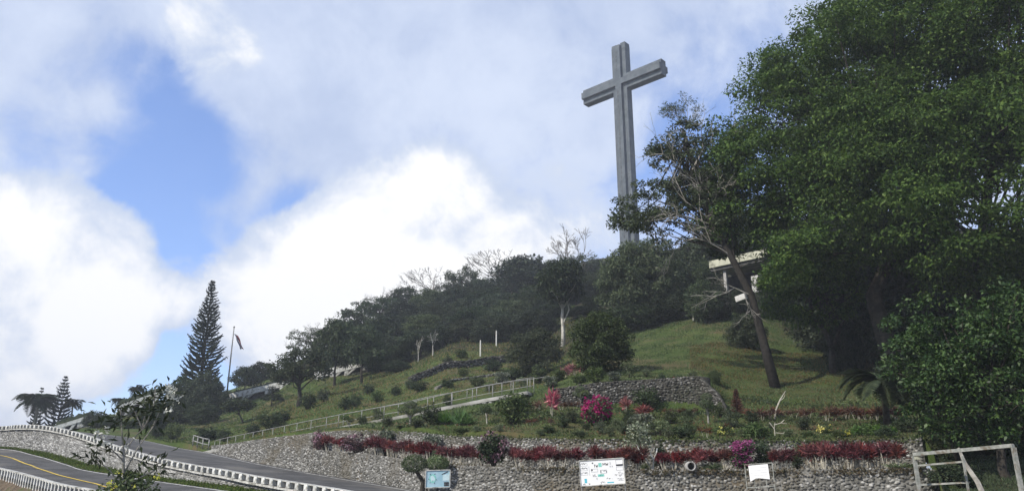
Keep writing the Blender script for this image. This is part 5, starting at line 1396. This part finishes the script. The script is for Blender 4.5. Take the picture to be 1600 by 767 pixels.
def shrub(name, label, cat, seed, leafmat, nc=34, nl=44, L=.10, Wd=.05, h=1.0, w=1.1, flower=None, nfl=0, fl=.07, wood='bark', shape=None, hang=0.0):
    def make():
        rng = np.random.default_rng(seed); root = thing(name, (0, 0, 0), label, cat)
        E = shape or [(0, 0, h * .52, w * .42, w * .42, h * .42), (w * .2, 0, h * .4, w * .3, w * .3, h * .32), (-w * .2, 0, h * .42, w * .28, w * .3, h * .32)]
        C = ell_points(rng, E, nc, .35); mb = MB()
        for i in range(0, nc, 3): mb.tube([(0, 0, -.08), Vector(C[i]) * .5 + Vector(rng.normal(size=3) * .04), C[i]], [.022, .014, .006], 4, False)
        mb.build('stems', M[wood], root)
        v, f = cloud(rng, C, np.full(nc, .15 * (h + w) / 2), nl, L, Wd, .8); link('foliage', mesh_np('foliage', v, f, M[leafmat]), None, root)
        if flower:
            K = ell_points(rng, E, nfl, .85); K[:, 2] += h * .05; K = K[K[:, 1] < w * .25] if len(K) > 8 else K
            if hang: K = K[K[:, 0] < w * .12]
            v, f = cloud(rng, K, np.full(len(K), .085 * (h + w) / 2), 16, fl, fl * .75, .9); link('flowers', mesh_np('flowers', v, f, M[flower]), None, root)
        return dims(root, h, w)
    return Proto(make)
P_sh_dark = shrub('dark_shrub', 's', 'shrub', 301, 'leaf_dark')
P_sh_olive = shrub('garden_shrub', 's', 'shrub', 302, 'leaf_olive')
P_sh_pale = shrub('pale_shrub', 's', 'shrub', 303, 'leaf_pale', 26, 34)
P_sh_silver = shrub('silver_shrub', 's', 'shrub', 304, 'leaf_silver', 30, 36, .10, .06)
P_sh_dusky = shrub('dusky_shrub', 's', 'shrub', 305, 'dusky', 40, 46, .08, .05, 1.0, 1.1, 'mauve', 30, .06)
P_sh_lush = shrub('fern_clump', 's', 'fern', 306, 'leaf_lush', 26, 34, .18, .045, .6, 1.2)
P_boug_mag = shrub('bougainvillea', 's', 'bougainvillea', 311, 'leaf_olive', 40, 40, .09, .05, 1.0, 1.2, 'magenta', 90, .08)
P_boug_mauve = shrub('bougainvillea', 's', 'bougainvillea', 312, 'leaf_dark', 44, 46, .09, .05, 1.0, 1.1, 'mauve', 70, .08)
P_boug_pink = shrub('bougainvillea', 's', 'bougainvillea', 313, 'leaf_dark', 44, 44, .09, .05, 1.5, 1.3, 'pink', 190, .075, 'bark', [(.25, 0, 1.15, .42, .4, .32), (-.25, -.15, .95, .3, .3, .42), (-.38, -.2, .5, .16, .2, .55), (-.1, -.25, .35, .12, .15, .3)], 1)
P_yellow = shrub('yellow_flowers', 's', 'flowers', 321, 'leaf_olive', 20, 30, .10, .05, .5, .9, 'yellow', 24, .065)
def topiary(name, label, seed, balls, trunkpts, mat, h, w, leafL=.055):
    def make():
        rng = np.random.default_rng(seed); root = thing(name, (0, 0, 0), label, 'topiary')
        mb = MB()
        for t in trunkpts: mb.tube(t, [.05] + [.04] * (len(t) - 2) + [.025], 6, False)
        mb.build('trunk', M['bark_grey'], root, smooth=True)
        for b in balls:
            n = int(900 * max(b[3], b[5]) / .3)
            d = unit(rng.normal(size=(n, 3))); p = np.array(b[:3]) + d * np.array(b[3:]) * (.82 + .22 * rng.random((n, 1)))
            v, f = leaves(p, unit(d + rng.normal(size=(n, 3)) * .5), unit(rng.normal(size=(n, 3)) + d * .6), leafL * (.7 + .6 * rng.random(n)), np.full(n, leafL * .6))
            link('clipped_ball', mesh_np('clipped_ball', v, f, M[mat]), None, root)
        return dims(root, h, w)
    return Proto(make)
P_top3 = topiary('topiary_tree', 't', 331, [(0, 0, 1.15, .3, .3, .2), (-.32, 0, .85, .27, .27, .18), (.33, .05, .88, .27, .27, .18), (.05, -.1, .72, .22, .22, .16)],
                 [[(0, 0, -.1), (.02, 0, .5), (0, 0, 1.1)], [(.02, 0, .4), (-.3, 0, .8)], [(.02, 0, .4), (.32, .05, .85)]], 'leaf_pale', 1.35, 1.2)
P_top2 = topiary('topiary_tree', 't', 332, [(-.2, 0, .95, .32, .3, .2), (.3, 0, .75, .24, .24, .17)], [[(.25, 0, -.1), (.1, 0, .4), (-.2, 0, .9)], [(.15, 0, .35), (.3, 0, .7)]], 'leaf_olive', 1.2, 1.1)
def stand(proto, px, py, top_py, wpx, label, group=None, base=None, rz=None):
    b = base if base is not None else hit(px, py)
    return place(proto, b, top_py, wpx, label, group, rz)

ORD = ['first', 'second', 'third', 'fourth', 'fifth', 'sixth', 'seventh', 'eighth', 'ninth', 'tenth', 'eleventh', 'twelfth', 'thirteenth', 'fourteenth', 'fifteenth']
def nth(i, n): return 'leftmost' if i == 0 else ('rightmost' if i == n - 1 else ORD[i] + ' from left')
# the row of red cordylines on the front wall
segs = [((516, 541, 3), 'of the red cordylines left of the dusky hanging bush'), ((583, 607, 4), 'of the red cordylines just right of the dusky hanging bush'),
        ((616, 672, 9), 'of the red cordylines between the two silver shrubs'), ((694, 752, 9), 'of the red cordylines left of the mauve flowered bush'), ((804, 904, 14), 'of the red cordylines right of the mauve flowered bush'),
        ((928, 1006, 11), 'of the red cordylines behind the big white board'), ((1036, 1074, 6), 'of the red cordylines left of the drain pipe'),
        ((1086, 1140, 8), 'of the red cordylines between drain pipe and pink bush'), ((1210, 1234, 4), 'of the red cordylines between pink bush and olive shrub')]
for (a, b, n), lab in segs:
    for i in range(n):
        px = a + (b - a) * i / max(1, n - 1) + random.uniform(-4, 4); q = bed(px, random.uniform(.06, .3)); q.z += .04
        hp = random.uniform(21, 35)
        yb = None
        s = scale_at(q); o = P_cord[random.randrange(3)].put(q, random.uniform(0, 6.28), 1, nth(i, n) + ' ' + lab, 'red cordylines on the front garden wall')
        k = hp * s / .74 * 1.02; o.scale = (k * 1.02, k * 1.02, k)
for (a, b, n), lab in [((1260, 1314, 9), 'of the tall red cordylines right of the olive shrub'), ((1326, 1397, 11), 'of the tall red cordylines in the last clump at right')]:
    for i in range(n):
        px = a + (b - a) * i / (n - 1) + random.uniform(-2, 2); q = bed(px, random.uniform(.1, .4)); q.z += .04; s = scale_at(q)
        o = P_cord[random.randrange(3)].put(q, random.uniform(0, 6.28), 1, nth(i, n) + ' ' + lab, 'red cordylines on the front garden wall'); k = random.uniform(34, 42) * s / .74; o.scale = (k, k, k)
stand(P_sh_dusky, 557, 0, 676, 46, 'dusky bush hanging over the left part of the front wall', None, bed(557, .15))
stand(P_sh_dusky, 500, 0, 670, 26, 'small dusky shrub at the left end of the front bed', None, bed(500, .5))
stand(P_sh_silver, 608, 0, 664, 30, 'silver leaved shrub in the bed right of the dusky bush', None, bed(608, .8))
stand(P_sh_silver, 677, 0, 671, 36, 'silver leaved shrub in the bed above the blue board', None, bed(677, .8))
stand(P_boug_mauve, 773, 0, 675, 52, 'dark bush with mauve flowers hanging over the front wall', None, bed(773, .1))
stand(P_sh_olive, 683, 0, 702, 22, 'small round green shrub in the bed just above the blue board', None, bed(683, .2))
stand(P_sh_olive, 1246, 0, 694, 24, 'olive green shrub among the red cordylines near the right end of the bed', None, bed(1246, .4))
stand(P_boug_pink, 1168, 0, 688, 56, 'bush trailing bright pink flowers down the front wall behind the torn sheet', None, bed(1170, .2), 0)
stand(P_sh_dark, 1193, 0, 690, 34, 'dark leafy shrub at the right side of the pink flowered bush', None, bed(1194, .35))
stand(P_sh_dark, 1032, 0, 690, 26, 'dark shrub in the bed right of the forked white shrub', None, bed(1032, .7))
for px, w, lb_ in [(912, 18, 'pale weed tuft on the wall edge above the left end of the white board'), (1120, 30, 'pale weed tuft on the wall edge left of the pink bush'), (1100, 24, 'broad pale weed tuft on the wall edge right of the drain pipe'), (1410, 34, 'pale weed tuft at the right end of the front bed'), (1425, 30, 'rightmost pale weed tuft of the front bed'), (1010, 16, 'pale weed tuft between the two white stems')]:
    stand(P_dryleaf, px, 0, 722, w, lb_, 'weed tufts on the front bed', bed(px, .08))
# forked white shrub: white stems, dark leafy head standing above the wall
def forked_white():
    b = bed(1014, .3); root = thing('white_stemmed_shrub', b, 'shrub with two forked white stems and dark leaves right of the big white board', 'shrub'); rng = np.random.default_rng(341)
    s = scale_at(b); P = lambda x, y: Vector(((x - 1014) * s, .12 * rng.normal(), (727 - y) * s))
    mb = MB()
    for pts in ([P(1020, 728), P(1009, 712), P(1001, 702), P(996, 690)], [P(1021, 728), P(1022, 712), P(1018, 702), P(1022, 694)], [P(1022, 712), P(1026, 703), P(1030, 695)]): mb.tube(pts, [.03, .026, .022, .012][:len(pts)], 5, False)
    mb.build('stems', M['bark_white'], root)
    C = np.array([tuple(P(x, y)) for x, y in ((996, 686), (1000, 676), (990, 680), (1005, 668), (1012, 682), (998, 662), (1008, 690), (985, 690), (992, 668))])
    v, f = cloud(rng, C, np.full(len(C), .24), 90, .10, .05, .8); link('foliage', mesh_np('foliage', v, f, M['leaf_silver']), None, root)
forked_white()
# two ball topiary in front of the wall
def ball_topiary():
    D = 31.5; b = pt(656, 790, D); b.z = -.35; root = thing('topiary_tree', b, 'forked topiary with two clipped round balls behind the blue board', 'topiary'); rng = np.random.default_rng(343)
    P = lambda x, y: pt(x, y, D) - b
    mb = MB(); mb.tube([(0, 0, 0), P(660, 768), P(661, 752), P(650, 735)], [.11, .1, .09, .06], 8); mb.tube([P(661, 755), P(672, 742), P(683, 730)], [.08, .07, .05], 7); mb.build('trunk', M['bark'], root, smooth=True)
    for x, y, rx, ry in ((647, 724, 19, 13), (683, 723.5, 18, 11)):
        c = np.array(tuple(P(x, y))); s = mpp(x, y, D); n = 1700; d = unit(rng.normal(size=(n, 3)))
        p = c + d * np.array([rx, rx * .9, ry]) * s * (.8 + .24 * rng.random((n, 1)))
        v, f = leaves(p, unit(d + rng.normal(size=(n, 3)) * .5), unit(rng.normal(size=(n, 3)) + d * .6), .07 * (.7 + .6 * rng.random(n)), np.full(n, .04)); link('clipped_ball', mesh_np('clipped_ball', v, f, M['leaf_pale']), None, root)
ball_topiary()
# the lawn garden between the walls
def g(proto, px, py, top, w, lab, group=None, rz=None): return stand(proto, px, py, top, w, lab, group, None, rz)
g(P_sh_olive, 800, 663, 612, 56, 'loose green shrub on the garden lawn below the ramp top')
g(P_sh_dark, 673, 664, 630, 32, 'dark shrub on the garden lawn at the left, against the ramp wall')
g(P_top3, 640, 664, 626, 40, 'topiary with several round heads below the middle of the ramp')
g(P_top2, 542, 672, 648, 22, 'little topiary by the ramp above the dusky bush')
g(P_top2, 759, 662, 629, 30, 'pale leaning topiary left of the loose green shrub')
g(P_top3, 907, 634, 603, 28, 'topiary with flat green heads at the left end of the dark stone wall')
g(P_top3, 1107, 662, 614, 36, 'grey green topiary in front of the right end of the dark stone wall')
for px, py, t, w, lb_ in [(700, 662, 644, 26, 'bright strap leaved clump beside the dark shrub on the garden lawn'), (716, 664, 640, 28, 'tall middle one of the bright strap leaved clumps on the garden lawn'), (732, 664, 646, 24, 'bright strap leaved clump nearest the leaning topiary'), (690, 662, 650, 20, 'leftmost small bright strap leaved clump by the dark shrub')]: g(P_strap, px, py, t, w, lb_, 'strap leaved clumps')
g(P_pinkc, 862, 650, 598, 26, 'tall red cordyline on the garden lawn below the top end of the ramp')
g(P_boug_mag, 933, 664, 619, 52, 'bougainvillea covered in magenta flowers before the dark stone wall')
g(P_pinkc, 978, 646, 614, 22, 'pink leaved cordyline just right of the magenta bougainvillea')
g(P_pinkc, 1005, 654, 628, 34, 'broad pink leaved cordyline before the middle of the dark stone wall')
g(P_sh_dark, 1010, 640, 603, 44, 'dark shrub leaning on the dark stone wall behind the pink cordylines')
for px, py, t, w, lb_ in [(890, 580, 566, 12, 'second from left of the bright pink bromeliads above the dark wall'), (900, 580, 564, 14, 'third from left of the bright pink bromeliads above the dark wall'), (910, 582, 567, 12, 'rightmost of the bright pink bromeliads above the dark wall'), (882, 584, 569, 12, 'leftmost of the bright pink bromeliads above the dark wall')]: g(P_pinkc, px, py + 6, t, w + 4, lb_, 'pink bromeliads above the wall')
for px, py, t, w, lab in [(938, 678, 656, 22, 'pale leaved shrub below the magenta bougainvillea, left one'), (953, 682, 664, 22, 'pale leaved shrub below the magenta bougainvillea, lower middle one'), (965, 672, 652, 22, 'pale leaved shrub below the magenta bougainvillea, right one')]: g(P_sh_pale, px, py, t, w, lab)
g(P_sh_silver, 1000, 680, 640, 44, 'large silver leaved shrub on the lawn edge above the white stems')
g(P_sh_pale, 1030, 680, 654, 40, 'pale flowering shrub right of the large silver shrub')
g(P_sh_dark, 1068, 684, 662, 40, 'low dark shrub on the lawn edge above the drain pipe')
g(P_sh_dark, 857, 676, 664, 22, 'low dark cushion shrub in the middle of the garden lawn')
g(P_rust[0], 830, 664, 650, 18, 'small rust red tuft on the lawn, left of the cushion shrub')
g(P_rust[1], 857, 663, 651, 16, 'small rust red tuft on the lawn above the cushion shrub')
g(P_rust[0], 1103, 684, 658, 20, 'rust red tuft left of the yellow flowers on the lawn edge')
g(P_rust[1], 1129, 676, 656, 20, 'rust red tuft behind the yellow flowers on the lawn edge')
g(P_yellow, 1132, 680, 665, 30, 'yellow flowers on the lawn edge above the drain pipe')
g(P_yellow, 1290, 678, 661, 26, 'yellow flowers under the rust red row at right')
g(P_yellow, 1322, 683, 670, 18, 'small patch of yellow flowers further right of the other yellow flowers')
g(P_sh_lush, 1183, 686, 660, 46, 'bright green fern clump above the pink flowered bush')
g(P_sh_olive, 1145, 668, 636, 26, 'olive shrub at the foot of the tall reddish spire plant')
def spire():
    b = hit(1153, 652); s = scale_at(b); root = thing('spire_plant', b, 'tall dark reddish spire plant right of the wing wall', 'plant'); rng = np.random.default_rng(351); h = 44 * s
    mb = MB(); mb.tube([(0, 0, -.1), (0, 0, h)], [.05, .02], 5); mb.build('stem', M['bark'], root)
    n = 520; t = rng.random(n); a = rng.random(n) * 6.28
    pos = np.stack([0 * t, 0 * t, h * (.1 + .88 * t)], 1); d = unit(np.stack([np.cos(a), np.sin(a), .5 + .2 * rng.normal(size=n)], 1))
    v, f = leaves(pos, unit(rng.normal(size=(n, 3))), d, (.34 * (1 - t) + .1), np.full(n, .04)); link('leaves', mesh_np('leaves', v, f, M['rust']), None, root)
spire()
for i, px in enumerate([1172, 1182, 1192, 1202, 1214, 1224, 1240, 1252, 1262]): g(P_rust[i % 2], px, 655 + random.uniform(-3, 4), 634 + random.uniform(-3, 3), 24, nth(i, 9) + ' of the rust red cordylines around the driftwood branch', 'rust cordylines below the open lawn')
for i, px in enumerate(np.linspace(1292, 1402, 15)): g(P_rust[i % 2], px, 655 + random.uniform(-3, 4), 628 + random.uniform(-3, 4), 26, nth(i, 15) + ' of the dense rust red row right of the driftwood branch', 'rust cordylines below the open lawn')
for i, px in enumerate([835, 846, 878, 888, 898, 1042, 1056, 1070, 1084]): g(P_rust[i % 2], px, 648 - (8 if px < 900 else 0), 630 - (8 if px < 900 else -4), 16, (ORD[i - 5] + ' small rust plant from the left along the foot of the dark stone wall') if px > 900 else (ORD[i] + ' small rust plant from the left, left of the magenta bougainvillea'), 'rust plants along the wall')
for px, py, t, w, lb_ in [(1340, 680, 664, 24, 'leftmost low green plant on the wall top under the rust row'), (1356, 680, 662, 26, 'second low green plant on the wall top under the rust row'), (1372, 680, 664, 26, 'third low green plant on the wall top under the rust row'), (1390, 680, 666, 22, 'rightmost low green plant on the wall top by the palm trunk')]: g(P_sh_lush, px, py, t, w, lb_, 'low green plants on the wall top')
for px, py, t, w, m, lb_ in [(700, 634, 616, 18, P_sh_olive, 'small green shrub on the downhill railing left part'), (590, 660, 636, 20, P_sh_pale, 'pale small shrub below the middle of the long railing'), (565, 664, 648, 16, P_sh_olive, 'small green shrub right of the little topiary by the ramp'), (625, 680, 664, 14, P_sh_olive, 'tiny green shrub on the wall above the second red clump'), (780, 674, 662, 16, P_sh_pale, 'small pale shrub on the lawn edge left of the cushion shrub'), (820, 645, 620, 26, P_sh_olive, 'green shrub just left of the tall red cordyline below the ramp top'), (895, 660, 640, 22, P_sh_olive, 'green shrub between the tall red cordyline and the magenta bougainvillea'), (915, 672, 660, 16, P_sh_olive, 'small green shrub in front of the magenta bougainvillea, left'), (985, 664, 640, 22, P_sh_olive, 'green shrub below the pink leaved cordyline beside the bougainvillea'),
                        (1050, 662, 640, 24, P_sh_olive, 'green shrub below the dark stone wall, right of the broad pink cordyline'), (1075, 656, 638, 20, P_sh_olive, 'green shrub left of the grey green topiary'), (1125, 652, 628, 22, P_sh_olive, 'green shrub at the foot of the wing wall'), (1232, 682, 668, 24, P_sh_pale, 'pale small shrub under the driftwood right of the dead shrub'), (1262, 684, 672, 20, P_sh_olive, 'small green shrub left of the right hand yellow flowers'), (1205, 672, 658, 18, P_sh_pale, 'pale small shrub left of the dead shrub, behind the ferns'), (1310, 684, 672, 18, P_sh_olive, 'small green shrub between the two right hand yellow patches'), (745, 678, 664, 16, P_sh_pale, 'small pale shrub on the lawn edge above the mauve flowered bush'), (1160, 684, 670, 18, P_sh_olive, 'small green shrub left of the fern clump'), (1415, 676, 654, 40, P_sh_olive, 'green shrub at the right end of the garden beside the palm'), (975, 678, 662, 20, P_sh_olive, 'small green shrub left of the large silver shrub')]:
    g(m, px, py, t, w, lb_, 'small shrubs of the garden lawn')
for px, py, t, w, m, lab in [(930, 598, 572, 34, P_sh_olive, 'green shrub right of the pink bromeliads above the dark wall'), (985, 590, 564, 30, P_sh_pale, 'pale spiky shrub above the middle of the dark wall'), (960, 596, 578, 26, P_sh_silver, 'silver shrub above the dark wall between two green ones'),
                             (905, 600, 584, 26, P_sh_olive, 'low green shrub on the left end of the dark wall'), (860, 606, 584, 26, P_sh_silver, 'pale shrub at the top end of the ramp railing'), (840, 600, 570, 30, P_sh_olive, 'green shrub behind the top end of the ramp'), (1010, 590, 574, 20, P_sh_pale, 'small pale shrub on the dark wall right of the spiky one'), (1083, 592, 578, 16, P_sh_pale, 'tiny pale shrub on the right end of the dark wall top'),
                             (785, 600, 578, 28, P_sh_silver, 'pale shrub at the low terrace edge above the ramp'), (655, 612, 594, 30, P_sh_dark, 'dark shrub at the left end of the low terrace edge'), (540, 640, 618, 24, P_sh_dark, 'dark shrub pair member on the lawn above the ramp, left'), (556, 636, 614, 22, P_sh_olive, 'green shrub on the lawn above the ramp, right of the dark one'),
                             (575, 616, 598, 20, P_sh_dark, 'small dark shrub higher on the left lawn'), (420, 672, 642, 44, P_sh_olive, 'wide grey green shrub at the lawn edge above the left end of the railing'), (440, 660, 640, 26, P_sh_dark, 'dark shrub right behind the wide grey green one'), (270, 686, 660, 30, P_sh_olive, 'round bush on the lawn edge beside the upper road, left'), (322, 690, 664, 40, P_sh_dark, 'round dark bush on the lawn edge beside the upper road, right'),
                             (603, 582, 566, 18, P_sh_dark, 'tiny dark shrub near the top of the left lawn')]:
    g(m, px, py, t, w, lab)
for px, py, t, w, m, lab in [(480, 640, 612, 26, P_sh_olive, 'green shrub on the left lawn right of the thick trunked tree'), (505, 628, 606, 20, P_sh_dark, 'dark shrub on the left lawn under the broken parapet'), (590, 628, 610, 24, P_sh_olive, 'green shrub on the slope above the middle of the long railing'), (618, 618, 602, 18, P_sh_dark, 'dark shrub on the slope left of the low terrace edge'),
                             (640, 608, 592, 16, P_sh_olive, 'small green shrub touching the left end of the low terrace edge'), (700, 606, 590, 24, P_sh_dark, 'dark shrub between the two edging walls'), (725, 588, 574, 20, P_sh_olive, 'green shrub just behind the pale edging line'), (745, 604, 588, 26, P_sh_olive, 'green shrub above the upper part of the ramp'), (765, 612, 596, 20, P_sh_pale, 'pale shrub leaning over the upper part of the ramp'), (770, 580, 560, 30, P_sh_dark, 'dark shrub left of the round grey green bush'),
                             (800, 596, 572, 34, P_sh_dark, 'broad dark shrub below the round grey green bush'), (815, 606, 588, 22, P_sh_pale, 'pale shrub behind the railing near the ramp top'), (872, 596, 574, 26, P_sh_olive, 'green shrub left of the pink bromeliads'), (700, 570, 556, 18, P_sh_dark, 'dark shrub below the right pale sapling'), (720, 560, 545, 20, P_sh_olive, 'green shrub left of the white posts'), (350, 690, 668, 22, P_sh_olive, 'green shrub where the railing begins'),
                             (395, 680, 660, 24, P_sh_dark, 'dark shrub left of the wide grey green shrub'), (245, 684, 664, 22, P_sh_dark, 'dark shrub at the lawn edge behind the frangipani'), (1035, 600, 582, 16, P_sh_dark, 'dark tuft on top of the dark wall, right part'), (1075, 668, 648, 22, P_sh_pale, 'pale shrub left of the rust tuft on the lawn edge'), (1045, 684, 668, 20, P_sh_pale, 'pale shrub left of the low dark shrub above the pipe'), (880, 668, 650, 24, P_sh_olive, 'green shrub right of the cushion shrub'),
                             (845, 684, 670, 20, P_sh_pale, 'pale shrub at the lawn edge right of the mauve bush'), (905, 686, 672, 22, P_sh_olive, 'green shrub at the lawn edge above the red row'), (720, 682, 668, 24, P_sh_olive, 'green shrub at the lawn edge left of the mauve bush'), (650, 672, 654, 22, P_sh_olive, 'green shrub in front of the many headed topiary'), (605, 668, 650, 20, P_sh_olive, 'green shrub above the first silver shrub'), (1385, 690, 664, 30, P_sh_dark, 'dark shrub at the palm foot'), (1255, 672, 650, 24, P_sh_olive, 'green shrub between the driftwood and the dense rust row'), (1175, 660, 640, 22, P_sh_olive, 'green shrub behind the fern clump')]:
    g(m, px, py, t, w, lab)
for px, D, t, w, lab in [(1458, 26.3, 716, 52, 'dark shrub at the right end of the front wall behind the goal frame'), (1482, 25.5, 732, 46, 'lower dark shrub behind the rails of the goal frame')]:
    place(P_sh_dark, on(px, D), t, w, lab)
# dead branches
def driftwood():
    b = hit(1209, 655); s = scale_at(b); P = lambda x, y, d=0: Vector(((x - 1209) * s, d, (655 - y) * s)); m = MB()
    m.tube([P(1209, 660), P(1214, 640), P(1222, 625), P(1232, 611)], [.04, .038, .03, .012], 6); m.tube([P(1221, 627), P(1228, 622), P(1231, 616)], [.02, .018, .008], 5)
    tag(m.build('driftwood', M['stem_pale'], None), 'bleached bare driftwood branch standing at the foot of the open lawn', 'branch').location = b
    b = hit(1213, 680); s = scale_at(b); P = lambda x, y, d=0: Vector(((x - 1213) * s, d, (680 - y) * s)); m = MB(); rng = np.random.default_rng(5)
    for a in ([P(1211, 682), P(1211, 668), P(1213, 660)], [P(1211, 664), P(1222, 661), P(1232, 662)], [P(1212, 676), P(1224, 677), P(1232, 670)], [P(1211, 670), P(1204, 660)], [P(1222, 661), P(1228, 656)]): m.tube(a, [.02, .017, .008][:len(a)], 5)
    tag(m.build('dead_shrub', M['stem_pale'], None), 'leafless bleached dead shrub lying right of the fern clump', 'dead shrub').location = b
driftwood()

# ------------------------------------------------------------------ grass
def turf(name, n, dens, L, mat, seed):
    """upright blades on the hill where dens(px, D) allows"""
    rng = np.random.default_rng(seed)
    px, D = dens(rng, n)
    th = np.arctan2((px - 800) / FPX, .954 + .225 * .225)
    x = np.sin(th) * D; y = np.cos(th) * D
    ok = D > r0(th) + .1; x, y = x[ok], y[ok]; N = len(x)
    pos = np.stack([x, y, Hf(x, y) - .02], 1)
    d = unit(rng.normal(size=(N, 3)) * np.array([.5, .5, .15]) + np.array([0, 0, 1]))
    nr = unit(np.stack([rng.normal(size=N), rng.normal(size=N), .2 * rng.random(N)], 1))
    clump = .6 + .5 * np.sin(x * 1.7) * np.sin(y * 1.3) + .35 * rng.random(N)
    v, f = leaves(pos, nr, d, L * np.clip(clump, .25, 1.4) * D[ok] / 45, np.full(N, L * .30) * D[ok] / 45, .05)
    link(name, mesh_np(name, v, f, M[mat]), None, None, 'stuff')
def band(p0, p1, d0, d1):
    def f(rng, n):
        return p0 + (p1 - p0) * rng.random(n), np.sqrt(d0 ** 2 + (d1 ** 2 - d0 ** 2) * rng.random(n))
    return f
turf('lawn_grass', 70000, band(470, 1450, 30, 48), .13, 'grass', 401)
turf('lawn_grass', 45000, band(965, 1420, 43, 84), .12, 'grass', 402)
turf('slope_grass', 16000, band(1080, 1440, 40, 62), .14, 'grass_dry', 403)
turf('slope_grass', 60000, band(230, 900, 50, 118), .11, 'grass', 404)
turf('slope_grass', 16000, band(400, 900, 50, 100), .13, 'grass_dry', 405)
turf('garden_weeds', 14000, band(480, 1450, 30.1, 40), .15, 'grass_dry', 406)
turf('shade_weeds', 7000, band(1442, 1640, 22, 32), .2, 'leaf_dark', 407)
def ground_cover(name, n, dens, L, mat, seed, thr):
    """broad low leaves in patches"""
    rng = np.random.default_rng(seed); px, D = dens(rng, n)
    th = np.arctan2((px - 800) / FPX, .954 + .225 * .225); x = np.sin(th) * D; y = np.cos(th) * D
    pat = np.sin(x * .9 + seed) * np.sin(y * 1.1 + 2 * seed) + .6 * np.sin(x * 2.3 + y * 1.7 + seed) + .3 * rng.normal(size=n)
    ok = (pat > thr) & (D > r0(th) + .1); x, y, D, pat = x[ok], y[ok], D[ok], pat[ok]; N = len(x)
    pos = np.stack([x, y, Hf(x, y) + .22 * np.clip(pat - thr, 0, 1) * rng.random(N) * D / 40], 1)
    d = unit(rng.normal(size=(N, 3)) + np.array([0, 0, .7])); v, f = leaves(pos, unit(rng.normal(size=(N, 3)) * .7 + np.array([0, -.3, .8])), d, L * (.6 + .8 * rng.random(N)) * D / 40, np.full(N, L * .45) * D / 40)
    link(name, mesh_np(name, v, f, M[mat]), None, None, 'stuff')
ground_cover('ground_cover', 30000, band(520, 1450, 30.4, 43), .13, 'leaf_olive', 431, .45)
ground_cover('ground_cover', 22000, band(520, 1450, 30.4, 43), .11, 'leaf_pale', 432, .7)
ground_cover('ground_cover', 16000, band(560, 1450, 30.4, 43), .13, 'leaf_dark', 433, .6)
ground_cover('ground_cover', 9000, band(520, 1450, 30.2, 42), .11, 'rust', 434, .95)
ground_cover('slope_scrub', 30000, band(240, 900, 48, 115), .11, 'leaf_olive', 435, .8)
ground_cover('slope_scrub', 16000, band(240, 900, 48, 115), .11, 'leaf_dark', 436, .9)
ground_cover('slope_scrub', 9000, band(960, 1430, 44, 80), .09, 'leaf_olive', 437, 1.0)
def verge():
    rng = np.random.default_rng(411); n = 9000
    i = rng.integers(20, 120, n); t = rng.random((n, 1)); p = LOW_FAR[i] * (1 - t) + WALL_BASE[i] * t + (LOW_FAR[np.minimum(i + 1, 139)] - LOW_FAR[i]) * rng.random((n, 1))
    d = unit(rng.normal(size=(n, 3)) * np.array([.5, .5, .1]) + np.array([0, 0, 1])); L = .10 * (.5 + t[:, 0] * 1.2) * np.linalg.norm(p[:, :2], axis=1) / 45
    v, f = leaves(p, unit(rng.normal(size=(n, 3)) * np.array([1, 1, .1])), d, L * 1.6, np.full(n, .05), .05); link('verge_tufts', mesh_np('verge_tufts', v, f, M['grass']), None, None, 'stuff')
verge()
def wall_growth(name, fn, n, L, mat, seed):
    rng = np.random.default_rng(seed); P = np.array([tuple(fn(rng)) for _ in range(n)])
    d = unit(rng.normal(size=(n, 3)) + np.array([0, -.5, .3])); v, f = leaves(P, unit(rng.normal(size=(n, 3)) + np.array([0, -1, .3])), d, L * (.5 + rng.random(n)), np.full(n, L * .4)); link(name, mesh_np(name, v, f, M[mat]), None, None, 'stuff')
def wg1(r):
    px = r.choice([915, 1030, 1120, 1200, 1330, 1405, 720, 860]) + r.normal() * 26; px = min(max(px, 480), 1436); a = w1(px); return a + Vector((0, -.07 - .05 * r.random(), -abs(r.normal()) * .10))
wall_growth('wall_weeds', wg1, 1600, .10, 'grass_dry', 421)
def wg2(r):
    px = r.uniform(560, 1436); a = w2(px); return a + Vector((0, -.05, .06 - abs(r.normal()) * .12))
wall_growth('wall_weeds', wg2, 2600, .11, 'grass', 422)
# ------------------------------------------------------------------ thin moist air
def haze():
    m = bpy.data.materials.new('haze'); m.use_nodes = True; n = m.node_tree.nodes; n.clear()
    v = n.new('ShaderNodeVolumePrincipled'); v.inputs['Color'].default_value = (.86, .91, 1.0, 1); v.inputs['Density'].default_value = HAZE
    o = n.new('ShaderNodeOutputMaterial'); m.node_tree.links.new(v.outputs[0], o.inputs['Volume'])
    mb = MB(); mb.box((0, 1500, 55.6), 5200, 4200, 114)
    tag(mb.build('haze', m), kind='stuff')
HAZE = 0.00062
haze()
